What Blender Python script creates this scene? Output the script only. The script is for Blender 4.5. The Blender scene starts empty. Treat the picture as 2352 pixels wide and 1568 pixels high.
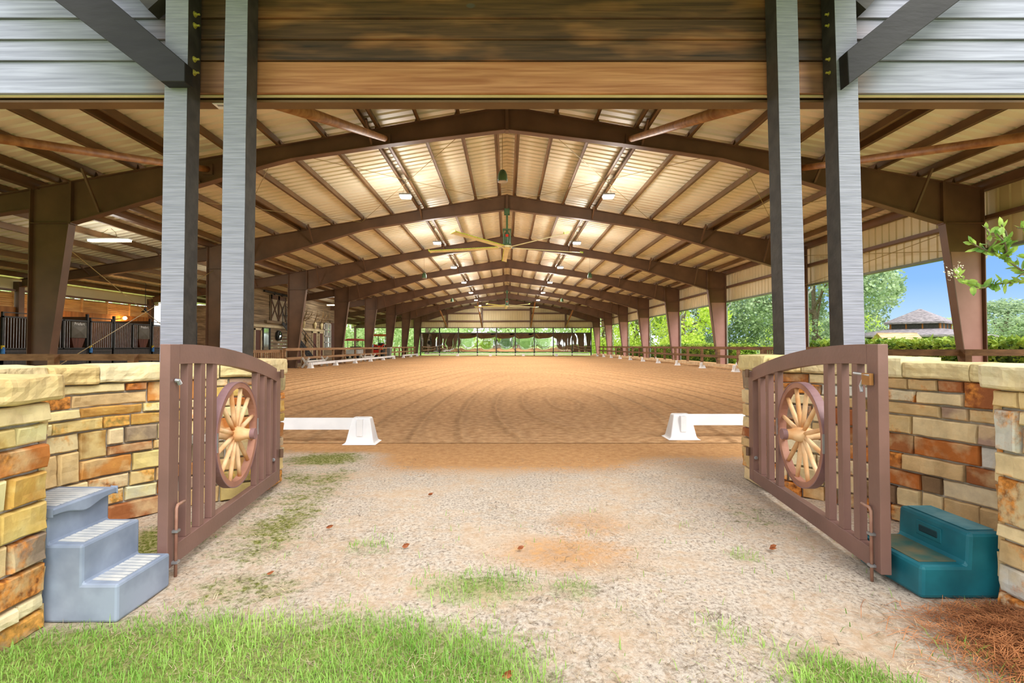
import bpy, math, random
from mathutils import Vector, Matrix, noise
R = math.radians
sc = bpy.context.scene
col = sc.collection

# ------------------------------------------------------------------ camera, sky, sun, exposure
cd = bpy.data.cameras.new('camera'); cam = bpy.data.objects.new('camera', cd); col.objects.link(cam)
cam.location = (0, 0, 1.2); cam.rotation_euler = (R(90 + 1.3), 0, 0)
cd.sensor_width = 36; cd.lens = 1190 / 2352 * 36
cd.shift_x = (1176 - 1164.5) / 2352; cd.shift_y = (767.5 - 784) / 2352
cd.clip_start = .05; cd.clip_end = 900
sc.camera = cam

W = bpy.data.worlds.new('sky'); sc.world = W; W.use_nodes = True
wn = W.node_tree.nodes; wl = W.node_tree.links; wn.clear()
wo = wn.new('ShaderNodeOutputWorld'); bg = wn.new('ShaderNodeBackground'); tc = wn.new('ShaderNodeTexCoord')
sx = wn.new('ShaderNodeSeparateXYZ'); wl.new(tc.outputs['Generated'], sx.inputs[0])
zr = wn.new('ShaderNodeValToRGB'); wl.new(sx.outputs['Z'], zr.inputs[0])
e = zr.color_ramp.elements
e[0].position = 0.0; e[0].color = (.34, .45, .55, 1)
e[1].position = .30; e[1].color = (.06, .15, .39, 1)
x = zr.color_ramp.elements.new(.10); x.color = (.14, .27, .50, 1)
# thin cloud cover everywhere except a clear blue patch to the right ahead
cn = wn.new('ShaderNodeTexNoise'); cn.inputs['Scale'].default_value = 3.2; cn.inputs['Detail'].default_value = 6
wl.new(tc.outputs['Generated'], cn.inputs['Vector'])
dp = wn.new('ShaderNodeVectorMath'); dp.operation = 'DOT_PRODUCT'; dp.inputs[1].default_value = (.74, .65, .16)
wl.new(tc.outputs['Generated'], dp.inputs[0])
m1 = wn.new('ShaderNodeMath'); m1.operation = 'MULTIPLY_ADD'; m1.inputs[1].default_value = .22
wl.new(cn.outputs['Fac'], m1.inputs[0]); wl.new(dp.outputs['Value'], m1.inputs[2])
cr = wn.new('ShaderNodeMapRange'); cr.inputs['From Min'].default_value = .86; cr.inputs['From Max'].default_value = 1.02
wl.new(m1.outputs[0], cr.inputs['Value'])
mx = wn.new('ShaderNodeMixRGB'); mx.inputs[1].default_value = (1.0, 1.0, 1.02, 1)
wl.new(cr.outputs[0], mx.inputs[0]); wl.new(zr.outputs[0], mx.inputs[2])
wl.new(mx.outputs[0], bg.inputs[0]); bg.inputs[1].default_value = 1.3
wl.new(bg.outputs[0], wo.inputs[0])

sd = bpy.data.lights.new('sun', 'SUN'); sd.energy = 2.2; sd.angle = R(35); sd.color = (1, .97, .92)
so = bpy.data.objects.new('sun', sd); col.objects.link(so); so.rotation_euler = (R(42), 0, R(28))

sc.view_settings.view_transform = 'Standard'; sc.view_settings.look = 'None'
sc.view_settings.gamma = 1; sc.view_settings.use_curve_mapping = False
sc.view_settings.exposure = .7
sc.cycles.max_bounces = 7; sc.cycles.diffuse_bounces = 4; sc.cycles.glossy_bounces = 3
sc.cycles.transmission_bounces = 3; sc.cycles.transparent_max_bounces = 4
sc.cycles.caustics_reflective = False; sc.cycles.caustics_refractive = False
sc.cycles.sample_clamp_indirect = 4
sc.cycles.use_adaptive_sampling = True; sc.cycles.adaptive_threshold = .02
sc.cycles.use_denoising = True

# ------------------------------------------------------------------ materials
def srgb(r, g, b):
    f = lambda v: (v / 255 / 12.92) if v <= 10 else ((v / 255 + .055) / 1.055) ** 2.4
    return (f(r), f(g), f(b), 1)

def pm(name, c1, c2, scale=4, rough=.6, bump=.0, stretch=(1, 1, 1), metal=0, detail=4, lo=.35, hi=.65, spec=.4, trans=0, bscale=None, c3=None):
    """two-colour noise material in object space"""
    m = bpy.data.materials.new(name); m.use_nodes = True
    n = m.node_tree.nodes; l = m.node_tree.links; b = n['Principled BSDF']
    t = n.new('ShaderNodeTexCoord'); mp = n.new('ShaderNodeMapping'); mp.inputs['Scale'].default_value = stretch
    l.new(t.outputs['Object'], mp.inputs[0])
    no = n.new('ShaderNodeTexNoise'); no.inputs['Scale'].default_value = scale; no.inputs['Detail'].default_value = detail
    l.new(mp.outputs[0], no.inputs['Vector'])
    r = n.new('ShaderNodeValToRGB'); r.color_ramp.elements[0].position = lo; r.color_ramp.elements[1].position = hi
    r.color_ramp.elements[0].color = srgb(*c1); r.color_ramp.elements[1].color = srgb(*c2)
    if c3: k = r.color_ramp.elements.new((lo + hi) / 2); k.color = srgb(*c3)
    l.new(no.outputs['Fac'], r.inputs[0]); l.new(r.outputs[0], b.inputs['Base Color'])
    b.inputs['Roughness'].default_value = rough; b.inputs['Metallic'].default_value = metal
    b.inputs['Specular IOR Level'].default_value = spec
    if bump:
        no2 = n.new('ShaderNodeTexNoise'); no2.inputs['Scale'].default_value = bscale or scale * 2; no2.inputs['Detail'].default_value = 5
        l.new(mp.outputs[0], no2.inputs['Vector'])
        bp = n.new('ShaderNodeBump'); bp.inputs['Strength'].default_value = bump; bp.inputs['Distance'].default_value = .02
        l.new(no2.outputs['Fac'], bp.inputs['Height']); l.new(bp.outputs[0], b.inputs['Normal'])
    if trans:
        tr = n.new('ShaderNodeBsdfTranslucent'); l.new(r.outputs[0], tr.inputs[0])
        ms = n.new('ShaderNodeMixShader'); ms.inputs[0].default_value = trans
        o = n['Material Output']; l.new(b.outputs[0], ms.inputs[1]); l.new(tr.outputs[0], ms.inputs[2]); l.new(ms.outputs[0], o.inputs[0])
    return m

def emit(name, c, s):
    m = bpy.data.materials.new(name); m.use_nodes = True; b = m.node_tree.nodes['Principled BSDF']
    b.inputs['Base Color'].default_value = srgb(*c); b.inputs['Emission Color'].default_value = srgb(*c); b.inputs['Emission Strength'].default_value = s
    return m

steel = pm('brown_steel', (98, 73, 57), (114, 85, 66), 1.5, .5, 0)
skylitm = pm('skylit_steel', (158, 116, 106), (172, 130, 120), 1.5, .5, 0)  # brown steel brightened by skylight, put into the colour
purl = pm('purlin_steel', (100, 74, 48), (122, 92, 60), 1.2, .45, 0)
rustpipe = pm('rusty_pipe', (140, 92, 48), (176, 128, 76), 6, .55, 0)
roofm = pm('roof_metal', (226, 220, 194), (240, 234, 212), .35, .45, 0)
skirtm = pm('skirt_metal', (214, 198, 152), (226, 212, 172), .5, .5, 0)
gatem = pm('gate_paint', (116, 88, 80), (130, 98, 90), 3, .42, .05, bscale=40)
railw = pm('fence_wood', (128, 96, 66), (170, 134, 98), 3, .8, .2, (1, .25, 4))
darkrail = pm('dark_fence_wood', (96, 68, 44), (134, 98, 66), 3, .8, .2, (1, .25, 4))
postm = pm('skylit_weathered_post', (132, 135, 150), (152, 154, 170), 5, .6, .35, (.8, .8, 16), bscale=6)  # sky sheen on the post fronts is part of this base colour
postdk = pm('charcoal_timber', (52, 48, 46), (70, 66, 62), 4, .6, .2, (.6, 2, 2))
white = pm('white_plastic', (232, 234, 238), (246, 247, 250), 3, .45)
whitew = pm('white_wood', (205, 205, 200), (230, 230, 228), 3, .6)
creamw = pm('dusty_board', (190, 160, 122), (214, 188, 152), 3, .7)
blackm = pm('black_metal', (36, 36, 38), (52, 52, 54), 5, .45)
galv = pm('galvanised', (150, 152, 156), (180, 182, 186), 6, .35, metal=.6)
barm = pm('stall_bar', (150, 150, 156), (180, 180, 186), 6, .3, metal=.7)
stallb = pm('stall_board', (52, 48, 48), (72, 66, 64), 3, .5, .1, (1, 6, 1))
warmw = pm('warm_barn_wood', (148, 92, 42), (190, 124, 60), 2, .6, .1, (1, 3, .4))
doorw = pm('loft_door_wood', (150, 140, 120), (178, 168, 146), 2, .8, .1, (1, 6, .4))
darkw = pm('dark_barn_wood', (74, 52, 36), (98, 70, 48), 2, .7, .1, (1, 3, .4))
louvm = pm('louver_wood', (196, 146, 84), (224, 178, 112), 2, .55, 0, (1, .4, 3))
oldw = pm('old_log_wood', (118, 102, 82), (172, 154, 126), 2, .85, .3, (1, .25, 5), c3=(142, 124, 100))
reddoor = pm('oxblood_door', (78, 40, 32), (104, 58, 44), 2, .5, 0, (1, 8, .5))
paleframe = pm('pale_trim', (196, 182, 146), (216, 204, 170), 2, .6)
boltm = pm('brass_bolt', (170, 160, 70), (200, 190, 96), 9, .4, metal=.2)
greenm = pm('green_enamel', (70, 100, 74), (90, 122, 90), 4, .4)
bladem = pm('fan_blade', (226, 220, 170), (238, 234, 192), 4, .4)
bladet = pm('fan_blade_edge', (190, 214, 70), (206, 226, 92), 4, .4)
red = pm('tractor_red', (206, 44, 26), (224, 62, 38), 3, .4)
orange = pm('canopy_orange', (214, 120, 60), (226, 140, 78), 3, .5)
pink = pm('canopy_red', (214, 90, 84), (226, 112, 104), 3, .5)
tyre = pm('tyre_rubber', (30, 30, 30), (44, 44, 42), 9, .8)
bluep = pm('blue_bottle', (40, 110, 190), (70, 140, 214), 9, .35)
yellowp = pm('yellow_cap', (220, 190, 30), (236, 206, 50), 9, .4)
greybin = pm('grey_bin', (112, 116, 116), (128, 132, 130), 4, .5)
bone = pm('skull_bone', (214, 200, 150), (232, 220, 176), 9, .6)
antlerm = pm('antler', (120, 96, 64), (156, 128, 88), 9, .6)
shingle = pm('roof_shingle', (112, 106, 112), (160, 152, 156), 3, .85, .5, (1, 1, 4))
tanroof = pm('cedar_shingle', (170, 140, 106), (200, 172, 136), 2, .85, .4, (1, 1, 4))
barkm = pm('bark', (92, 80, 66), (124, 110, 92), 6, .9, .4)
leafs = [pm('oak_leaf', (128, 156, 118), (188, 206, 166), .8, .6, trans=.35),
         pm('bright_leaf', (178, 206, 70), (226, 238, 130), .8, .6, trans=.45),
         pm('pale_leaf', (176, 206, 140), (224, 238, 190), .8, .6, trans=.45),
         pm('dark_leaf', (70, 104, 62), (112, 146, 84), .8, .6, trans=.3)]
hedgeg = pm('hedge_leaf', (84, 122, 40), (184, 208, 86), 2.5, .5, trans=.3)
tubem = emit('tube_glow', (255, 240, 200), 9)
bayglow = emit('bay_glow', (255, 246, 226), 22)
bulbm = emit('bulb_glow', (255, 190, 110), 30)
mosstone = None

# weathered stained boards of the gable, sky reflection painted grey beyond the outer posts, brown under the porch
def siding_mat():
    m = bpy.data.materials.new('stained_siding'); m.use_nodes = True
    n = m.node_tree.nodes; l = m.node_tree.links; b = n['Principled BSDF']
    t = n.new('ShaderNodeTexCoord')
    a = n.new('ShaderNodeAttribute'); a.attribute_name = 'tone'
    mp = n.new('ShaderNodeMapping'); mp.inputs['Scale'].default_value = (.35, 1, 9); l.new(t.outputs['Object'], mp.inputs[0])
    no = n.new('ShaderNodeTexNoise'); no.inputs['Scale'].default_value = 3.5; no.inputs['Detail'].default_value = 7; no.inputs['Distortion'].default_value = .6; l.new(mp.outputs[0], no.inputs['Vector'])
    n2 = n.new('ShaderNodeTexNoise'); n2.inputs['Scale'].default_value = 1.3; n2.inputs['Detail'].default_value = 3
    mp2 = n.new('ShaderNodeMapping'); mp2.inputs['Scale'].default_value = (.8, 1, 3); l.new(t.outputs['Object'], mp2.inputs[0]); l.new(mp2.outputs[0], n2.inputs['Vector'])
    r1 = n.new('ShaderNodeValToRGB'); r1.color_ramp.elements[0].position = .3; r1.color_ramp.elements[1].position = .7
    r1.color_ramp.elements[0].color = srgb(56, 46, 44); r1.color_ramp.elements[1].color = srgb(112, 82, 64); l.new(no.outputs['Fac'], r1.inputs[0])
    r2 = n.new('ShaderNodeValToRGB'); r2.color_ramp.elements[0].position = .3; r2.color_ramp.elements[1].position = .7
    r2.color_ramp.elements[0].color = srgb(118, 122, 138); r2.color_ramp.elements[1].color = srgb(158, 162, 180); l.new(no.outputs['Fac'], r2.inputs[0])
    r3 = n.new('ShaderNodeValToRGB'); r3.color_ramp.elements[0].position = .3; r3.color_ramp.elements[1].position = .7
    r3.color_ramp.elements[0].color = srgb(164, 102, 64); r3.color_ramp.elements[1].color = srgb(208, 148, 106); l.new(no.outputs['Fac'], r3.inputs[0])
    sp = n.new('ShaderNodeSeparateColor'); l.new(a.outputs['Color'], sp.inputs[0])
    # patches: stain worn through in places
    mr = n.new('ShaderNodeMapRange'); mr.inputs['From Min'].default_value = .5; mr.inputs['From Max'].default_value = .68; l.new(n2.outputs['Fac'], mr.inputs[0])
    ad = n.new('ShaderNodeMath'); ad.operation = 'MULTIPLY_ADD'; ad.use_clamp = True; ad.inputs[1].default_value = .55
    l.new(mr.outputs[0], ad.inputs[0]); l.new(sp.outputs[1], ad.inputs[2])
    mA = n.new('ShaderNodeMixRGB'); l.new(ad.outputs[0], mA.inputs[0]); l.new(r1.outputs[0], mA.inputs[1]); l.new(r3.outputs[0], mA.inputs[2])
    mB = n.new('ShaderNodeMixRGB'); l.new(sp.outputs[0], mB.inputs[0]); l.new(mA.outputs[0], mB.inputs[1]); l.new(r2.outputs[0], mB.inputs[2])
    # knots
    vo = n.new('ShaderNodeTexVoronoi'); vo.inputs['Scale'].default_value = 1.6
    mp3 = n.new('ShaderNodeMapping'); mp3.inputs['Scale'].default_value = (1, 0, 1.7); l.new(t.outputs['Object'], mp3.inputs[0]); l.new(mp3.outputs[0], vo.inputs['Vector'])
    k = n.new('ShaderNodeMapRange'); k.inputs['From Min'].default_value = .075; k.inputs['From Max'].default_value = .05; l.new(vo.outputs['Distance'], k.inputs[0])
    k2 = n.new('ShaderNodeMath'); k2.operation = 'MULTIPLY'; k2.inputs[1].default_value = .65; l.new(k.outputs[0], k2.inputs[0])
    mC = n.new('ShaderNodeMixRGB'); mC.inputs[2].default_value = srgb(96, 94, 102); l.new(k2.outputs[0], mC.inputs[0]); l.new(mB.outputs[0], mC.inputs[1])
    l.new(mC.outputs[0], b.inputs['Base Color']); b.inputs['Roughness'].default_value = .5
    bp = n.new('ShaderNodeBump'); bp.inputs['Strength'].default_value = .25; bp.inputs['Distance'].default_value = .01
    l.new(no.outputs['Fac'], bp.inputs['Height']); l.new(bp.outputs[0], b.inputs['Normal'])
    return m

def stone_mat():
    m = bpy.data.materials.new('rustic_stone'); m.use_nodes = True
    n = m.node_tree.nodes; l = m.node_tree.links; b = n['Principled BSDF']
    t = n.new('ShaderNodeTexCoord'); a = n.new('ShaderNodeAttribute'); a.attribute_name = 'tone'
    sp = n.new('ShaderNodeSeparateColor'); l.new(a.outputs['Color'], sp.inputs[0])
    r = n.new('ShaderNodeValToRGB'); r.color_ramp.interpolation = 'CONSTANT'
    pal = [(0, (226, 204, 160)), (.16, (214, 182, 132)), (.3, (206, 156, 96)), (.4, (190, 112, 56)), (.52, (160, 96, 58)), (.6, (150, 130, 112)), (.68, (176, 146, 130)), (.76, (214, 212, 204)), (.86, (232, 216, 180)), (.95, (134, 104, 82))]
    el = r.color_ramp.elements
    for i, (p, c) in enumerate(pal):
        q = el[i] if i < 2 else el.new(p)
        q.position = p; q.color = srgb(*c)
    l.new(sp.outputs[0], r.inputs[0])
    nb = n.new('ShaderNodeTexNoise'); nb.inputs['Scale'].default_value = 5; nb.inputs['Detail'].default_value = 6; l.new(t.outputs['Object'], nb.inputs['Vector'])
    no = n.new('ShaderNodeTexNoise'); no.inputs['Scale'].default_value = 7; no.inputs['Detail'].default_value = 8; no.inputs['Roughness'].default_value = .65; l.new(t.outputs['Object'], no.inputs['Vector'])
    n2 = n.new('ShaderNodeTexNoise'); n2.inputs['Scale'].default_value = 34; n2.inputs['Detail'].default_value = 5; l.new(t.outputs['Object'], n2.inputs['Vector'])
    # rust streaks where the third channel allows
    th = n.new('ShaderNodeMath'); th.operation = 'ADD'; l.new(no.outputs['Fac'], th.inputs[0]); l.new(sp.outputs[1], th.inputs[1])
    mr = n.new('ShaderNodeMapRange'); mr.inputs['From Min'].default_value = .70; mr.inputs['From Max'].default_value = .84; l.new(th.outputs[0], mr.inputs[0])
    rc = n.new('ShaderNodeValToRGB'); rc.color_ramp.elements[0].color = srgb(120, 66, 32); rc.color_ramp.elements[1].color = srgb(216, 140, 66)
    rc.color_ramp.elements[0].position = .35; rc.color_ramp.elements[1].position = .6; l.new(n2.outputs['Fac'], rc.inputs[0])
    r9 = n.new('ShaderNodeMapRange'); r9.inputs['From Min'].default_value = .5; r9.inputs['From Max'].default_value = .62; r9.inputs['To Max'].default_value = .6; l.new(nb.outputs['Fac'], r9.inputs[0])
    m9 = n.new('ShaderNodeMixRGB'); m9.inputs[2].default_value = srgb(226, 200, 154); l.new(r9.outputs[0], m9.inputs[0]); l.new(r.outputs[0], m9.inputs[1])
    m1 = n.new('ShaderNodeMixRGB'); l.new(mr.outputs[0], m1.inputs[0]); l.new(m9.outputs[0], m1.inputs[1]); l.new(rc.outputs[0], m1.inputs[2])
    mv = n.new('ShaderNodeMapRange'); mv.inputs['From Min'].default_value = .3; mv.inputs['From Max'].default_value = .7; mv.inputs['To Min'].default_value = .72; mv.inputs['To Max'].default_value = 1.15
    l.new(no.outputs['Fac'], mv.inputs[0])
    m2 = n.new('ShaderNodeMixRGB'); m2.blend_type = 'MULTIPLY'; m2.inputs[0].default_value = 1; l.new(m1.outputs[0], m2.inputs[1]); l.new(mv.outputs[0], m2.inputs[2])
    # green lichen by the third channel
    mg = n.new('ShaderNodeMath'); mg.operation = 'MULTIPLY'; l.new(sp.outputs[2], mg.inputs[0]); l.new(no.outputs['Fac'], mg.inputs[1])
    m3 = n.new('ShaderNodeMixRGB'); m3.inputs[2].default_value = srgb(206, 206, 110); l.new(mg.outputs[0], m3.inputs[0]); l.new(m2.outputs[0], m3.inputs[1])
    l.new(m3.outputs[0], b.inputs['Base Color']); b.inputs['Roughness'].default_value = .85; b.inputs['Specular IOR Level'].default_value = .2
    bp = n.new('ShaderNodeBump'); bp.inputs['Strength'].default_value = .5; bp.inputs['Distance'].default_value = .012
    sm = n.new('ShaderNodeMath'); sm.operation = 'MULTIPLY_ADD'; sm.inputs[1].default_value = .35; l.new(n2.outputs['Fac'], sm.inputs[0]); l.new(no.outputs['Fac'], sm.inputs[2])
    l.new(sm.outputs[0], bp.inputs['Height']); l.new(bp.outputs[0], b.inputs['Normal'])
    return m
stonem = stone_mat(); sidingm = siding_mat()
mortar = pm('mortar', (176, 172, 162), (200, 196, 186), 20, .9, .3)

def ground_mat():
    m = bpy.data.materials.new('entrance_ground'); m.use_nodes = True
    n = m.node_tree.nodes; l = m.node_tree.links; b = n['Principled BSDF']
    t = n.new('ShaderNodeTexCoord'); a = n.new('ShaderNodeAttribute'); a.attribute_name = 'tone'
    sp = n.new('ShaderNodeSeparateColor'); l.new(a.outputs['Color'], sp.inputs[0])
    def nz(s, d=6, st=(1, 1, 1), r=.6):
        mp = n.new('ShaderNodeMapping'); mp.inputs['Scale'].default_value = st; l.new(t.outputs['Object'], mp.inputs[0])
        q = n.new('ShaderNodeTexNoise'); q.inputs['Scale'].default_value = s; q.inputs['Detail'].default_value = d; q.inputs['Roughness'].default_value = r
        l.new(mp.outputs[0], q.inputs['Vector']); return q.outputs['Fac']
    def ramp(f, *st):
        q = n.new('ShaderNodeValToRGB'); l.new(f, q.inputs[0])
        for i, (p, c) in enumerate(st):
            k = q.color_ramp.elements[i] if i < 2 else q.color_ramp.elements.new(p)
            k.position = p; k.color = srgb(*c)
        return q.outputs[0]
    def mix(f, c1, c2):
        q = n.new('ShaderNodeMixRGB'); l.new(f, q.inputs[0]); l.new(c1, q.inputs[1]); l.new(c2, q.inputs[2]); return q.outputs[0]
    def edge(f, g, k=1.7, lo=.22, hi=.72):
        # breaks a soft mask up with noise g
        q = n.new('ShaderNodeMath'); q.operation = 'MULTIPLY_ADD'; l.new(g, q.inputs[0]); q.inputs[1].default_value = k; l.new(f, q.inputs[2])
        r = n.new('ShaderNodeMapRange'); r.inputs['From Min'].default_value = lo + k / 2; r.inputs['From Max'].default_value = hi + k / 2; l.new(q.outputs[0], r.inputs[0])
        return r.outputs[0]
    f1 = nz(5, 8); f2 = nz(52, 9, (1, .8, 1), r=.78); f3 = nz(120, 4, (1, .5, 1)); f4 = nz(14, 8, r=.75); f5 = nz(1.7, 5)
    sand = ramp(f4, (.32, (200, 170, 140)), (.66, (238, 216, 188)))
    litter = ramp(f2, (.36, (104, 94, 84)), (.44, (188, 172, 156)), (.55, (228, 216, 200)))
    c = mix(edge(f5, f4, 1.1, .27, .58), sand, litter)
    osand = ramp(f4, (.3, (190, 136, 86)), (.7, (230, 182, 128)))
    c = mix(edge(sp.outputs[2], f4, 1.3), c, osand)
    moss = ramp(f2, (.36, (70, 74, 34)), (.48, (120, 128, 50)), (.6, (190, 182, 130)))
    c = mix(edge(sp.outputs[1], f4, 2.1, .28, .7), c, moss)
    turf = ramp(f2, (.35, (96, 104, 52)), (.5, (146, 160, 86)), (.66, (196, 186, 132)))
    c = mix(edge(sp.outputs[0], f4, 1.7, .3, .9), c, turf)
    l.new(c, b.inputs['Base Color']); b.inputs['Roughness'].default_value = .95; b.inputs['Specular IOR Level'].default_value = .1
    bp = n.new('ShaderNodeBump'); bp.inputs['Strength'].default_value = .8; bp.inputs['Distance'].default_value = .02
    l.new(f2, bp.inputs['Height']); l.new(bp.outputs[0], b.inputs['Normal'])
    return m

def arena_mat():
    m = bpy.data.materials.new('arena_sand'); m.use_nodes = True
    n = m.node_tree.nodes; l = m.node_tree.links; b = n['Principled BSDF']
    t = n.new('ShaderNodeTexCoord')
    def nz(s, d=6, st=(1, 1, 1)):
        mp = n.new('ShaderNodeMapping'); mp.inputs['Scale'].default_value = st; l.new(t.outputs['Object'], mp.inputs[0])
        q = n.new('ShaderNodeTexNoise'); q.inputs['Scale'].default_value = s; q.inputs['Detail'].default_value = d; l.new(mp.outputs[0], q.inputs['Vector']); return q.outputs['Fac']
    f1 = nz(9, 8); f2 = nz(.25, 3)
    # harrow marks: long loops made by turning the drag
    wv = n.new('ShaderNodeTexWave'); wv.wave_type = 'RINGS'; wv.rings_direction = 'Z'; wv.wave_profile = 'SIN'
    wv.inputs['Scale'].default_value = .55; wv.inputs['Distortion'].default_value = 5; wv.inputs['Detail'].default_value = 1.5; wv.inputs['Detail Scale'].default_value = .35
    mp = n.new('ShaderNodeMapping'); mp.inputs['Scale'].default_value = (1, .22, 1); mp.inputs['Location'].default_value = (-1.2, -2.4, 0); l.new(t.outputs['Object'], mp.inputs[0]); l.new(mp.outputs[0], wv.inputs['Vector'])
    r = n.new('ShaderNodeValToRGB'); r.color_ramp.elements[0].position = .3; r.color_ramp.elements[1].position = .68
    r.color_ramp.elements[0].color = srgb(178, 134, 90); r.color_ramp.elements[1].color = srgb(220, 178, 132); l.new(f1, r.inputs[0])
    mv = n.new('ShaderNodeMapRange'); mv.inputs['From Min'].default_value = .2; mv.inputs['From Max'].default_value = .8; mv.inputs['To Min'].default_value = .9; mv.inputs['To Max'].default_value = 1.08; l.new(f2, mv.inputs[0])
    m2 = n.new('ShaderNodeMixRGB'); m2.blend_type = 'MULTIPLY'; m2.inputs[0].default_value = 1; l.new(r.outputs[0], m2.inputs[1]); l.new(mv.outputs[0], m2.inputs[2])
    l.new(m2.outputs[0], b.inputs['Base Color']); b.inputs['Roughness'].default_value = .95; b.inputs['Specular IOR Level'].default_value = .1
    pw = n.new('ShaderNodeMath'); pw.operation = 'POWER'; pw.inputs[1].default_value = 6; l.new(wv.outputs['Fac'], pw.inputs[0])
    ad = n.new('ShaderNodeMath'); ad.operation = 'MULTIPLY_ADD'; ad.inputs[1].default_value = 1.6; l.new(pw.outputs[0], ad.inputs[0]); l.new(f1, ad.inputs[2])
    bp = n.new('ShaderNodeBump'); bp.inputs['Strength'].default_value = .75; bp.inputs['Distance'].default_value = .065
    l.new(ad.outputs[0], bp.inputs['Height']); l.new(bp.outputs[0], b.inputs['Normal'])
    return m
lawnm = pm('lawn', (120, 150, 70), (176, 196, 110), .6, .9, .3, c3=(150, 176, 90))
dirtm = pm('packed_dirt', (150, 128, 104), (180, 158, 130), 2, .95, .2)
mirm = bpy.data.materials.new('mirror_glass'); mirm.use_nodes = True
_n = mirm.node_tree.nodes; _l = mirm.node_tree.links; _b = _n['Principled BSDF']
_b.inputs['Base Color'].default_value = (.86, .9, .86, 1); _b.inputs['Metallic'].default_value = 1; _b.inputs['Roughness'].default_value = .02
_t = _n.new('ShaderNodeTexCoord'); _q = _n.new('ShaderNodeTexNoise'); _q.inputs['Scale'].default_value = .5; _q.inputs['Detail'].default_value = 1; _l.new(_t.outputs['Object'], _q.inputs['Vector'])
_p = _n.new('ShaderNodeBump'); _p.inputs['Strength'].default_value = .25; _p.inputs['Distance'].default_value = .1; _l.new(_q.outputs['Fac'], _p.inputs['Height']); _l.new(_p.outputs[0], _b.inputs['Normal'])
glassm = bpy.data.materials.new('window_glass'); glassm.use_nodes = True
_b = glassm.node_tree.nodes['Principled BSDF']; _b.inputs['Base Color'].default_value = (.75, .85, .8, 1); _b.inputs['Metallic'].default_value = .85; _b.inputs['Roughness'].default_value = .05

bracem = pm('brace_timber', (22, 21, 22), (34, 33, 33), 4, .6, .2, (.6, 2, 2))
# ------------------------------------------------------------------ mesh helpers
def wloc(o):
    v = Vector((0, 0, 0))
    while o: v += o.location; o = o.parent
    return v

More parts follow.
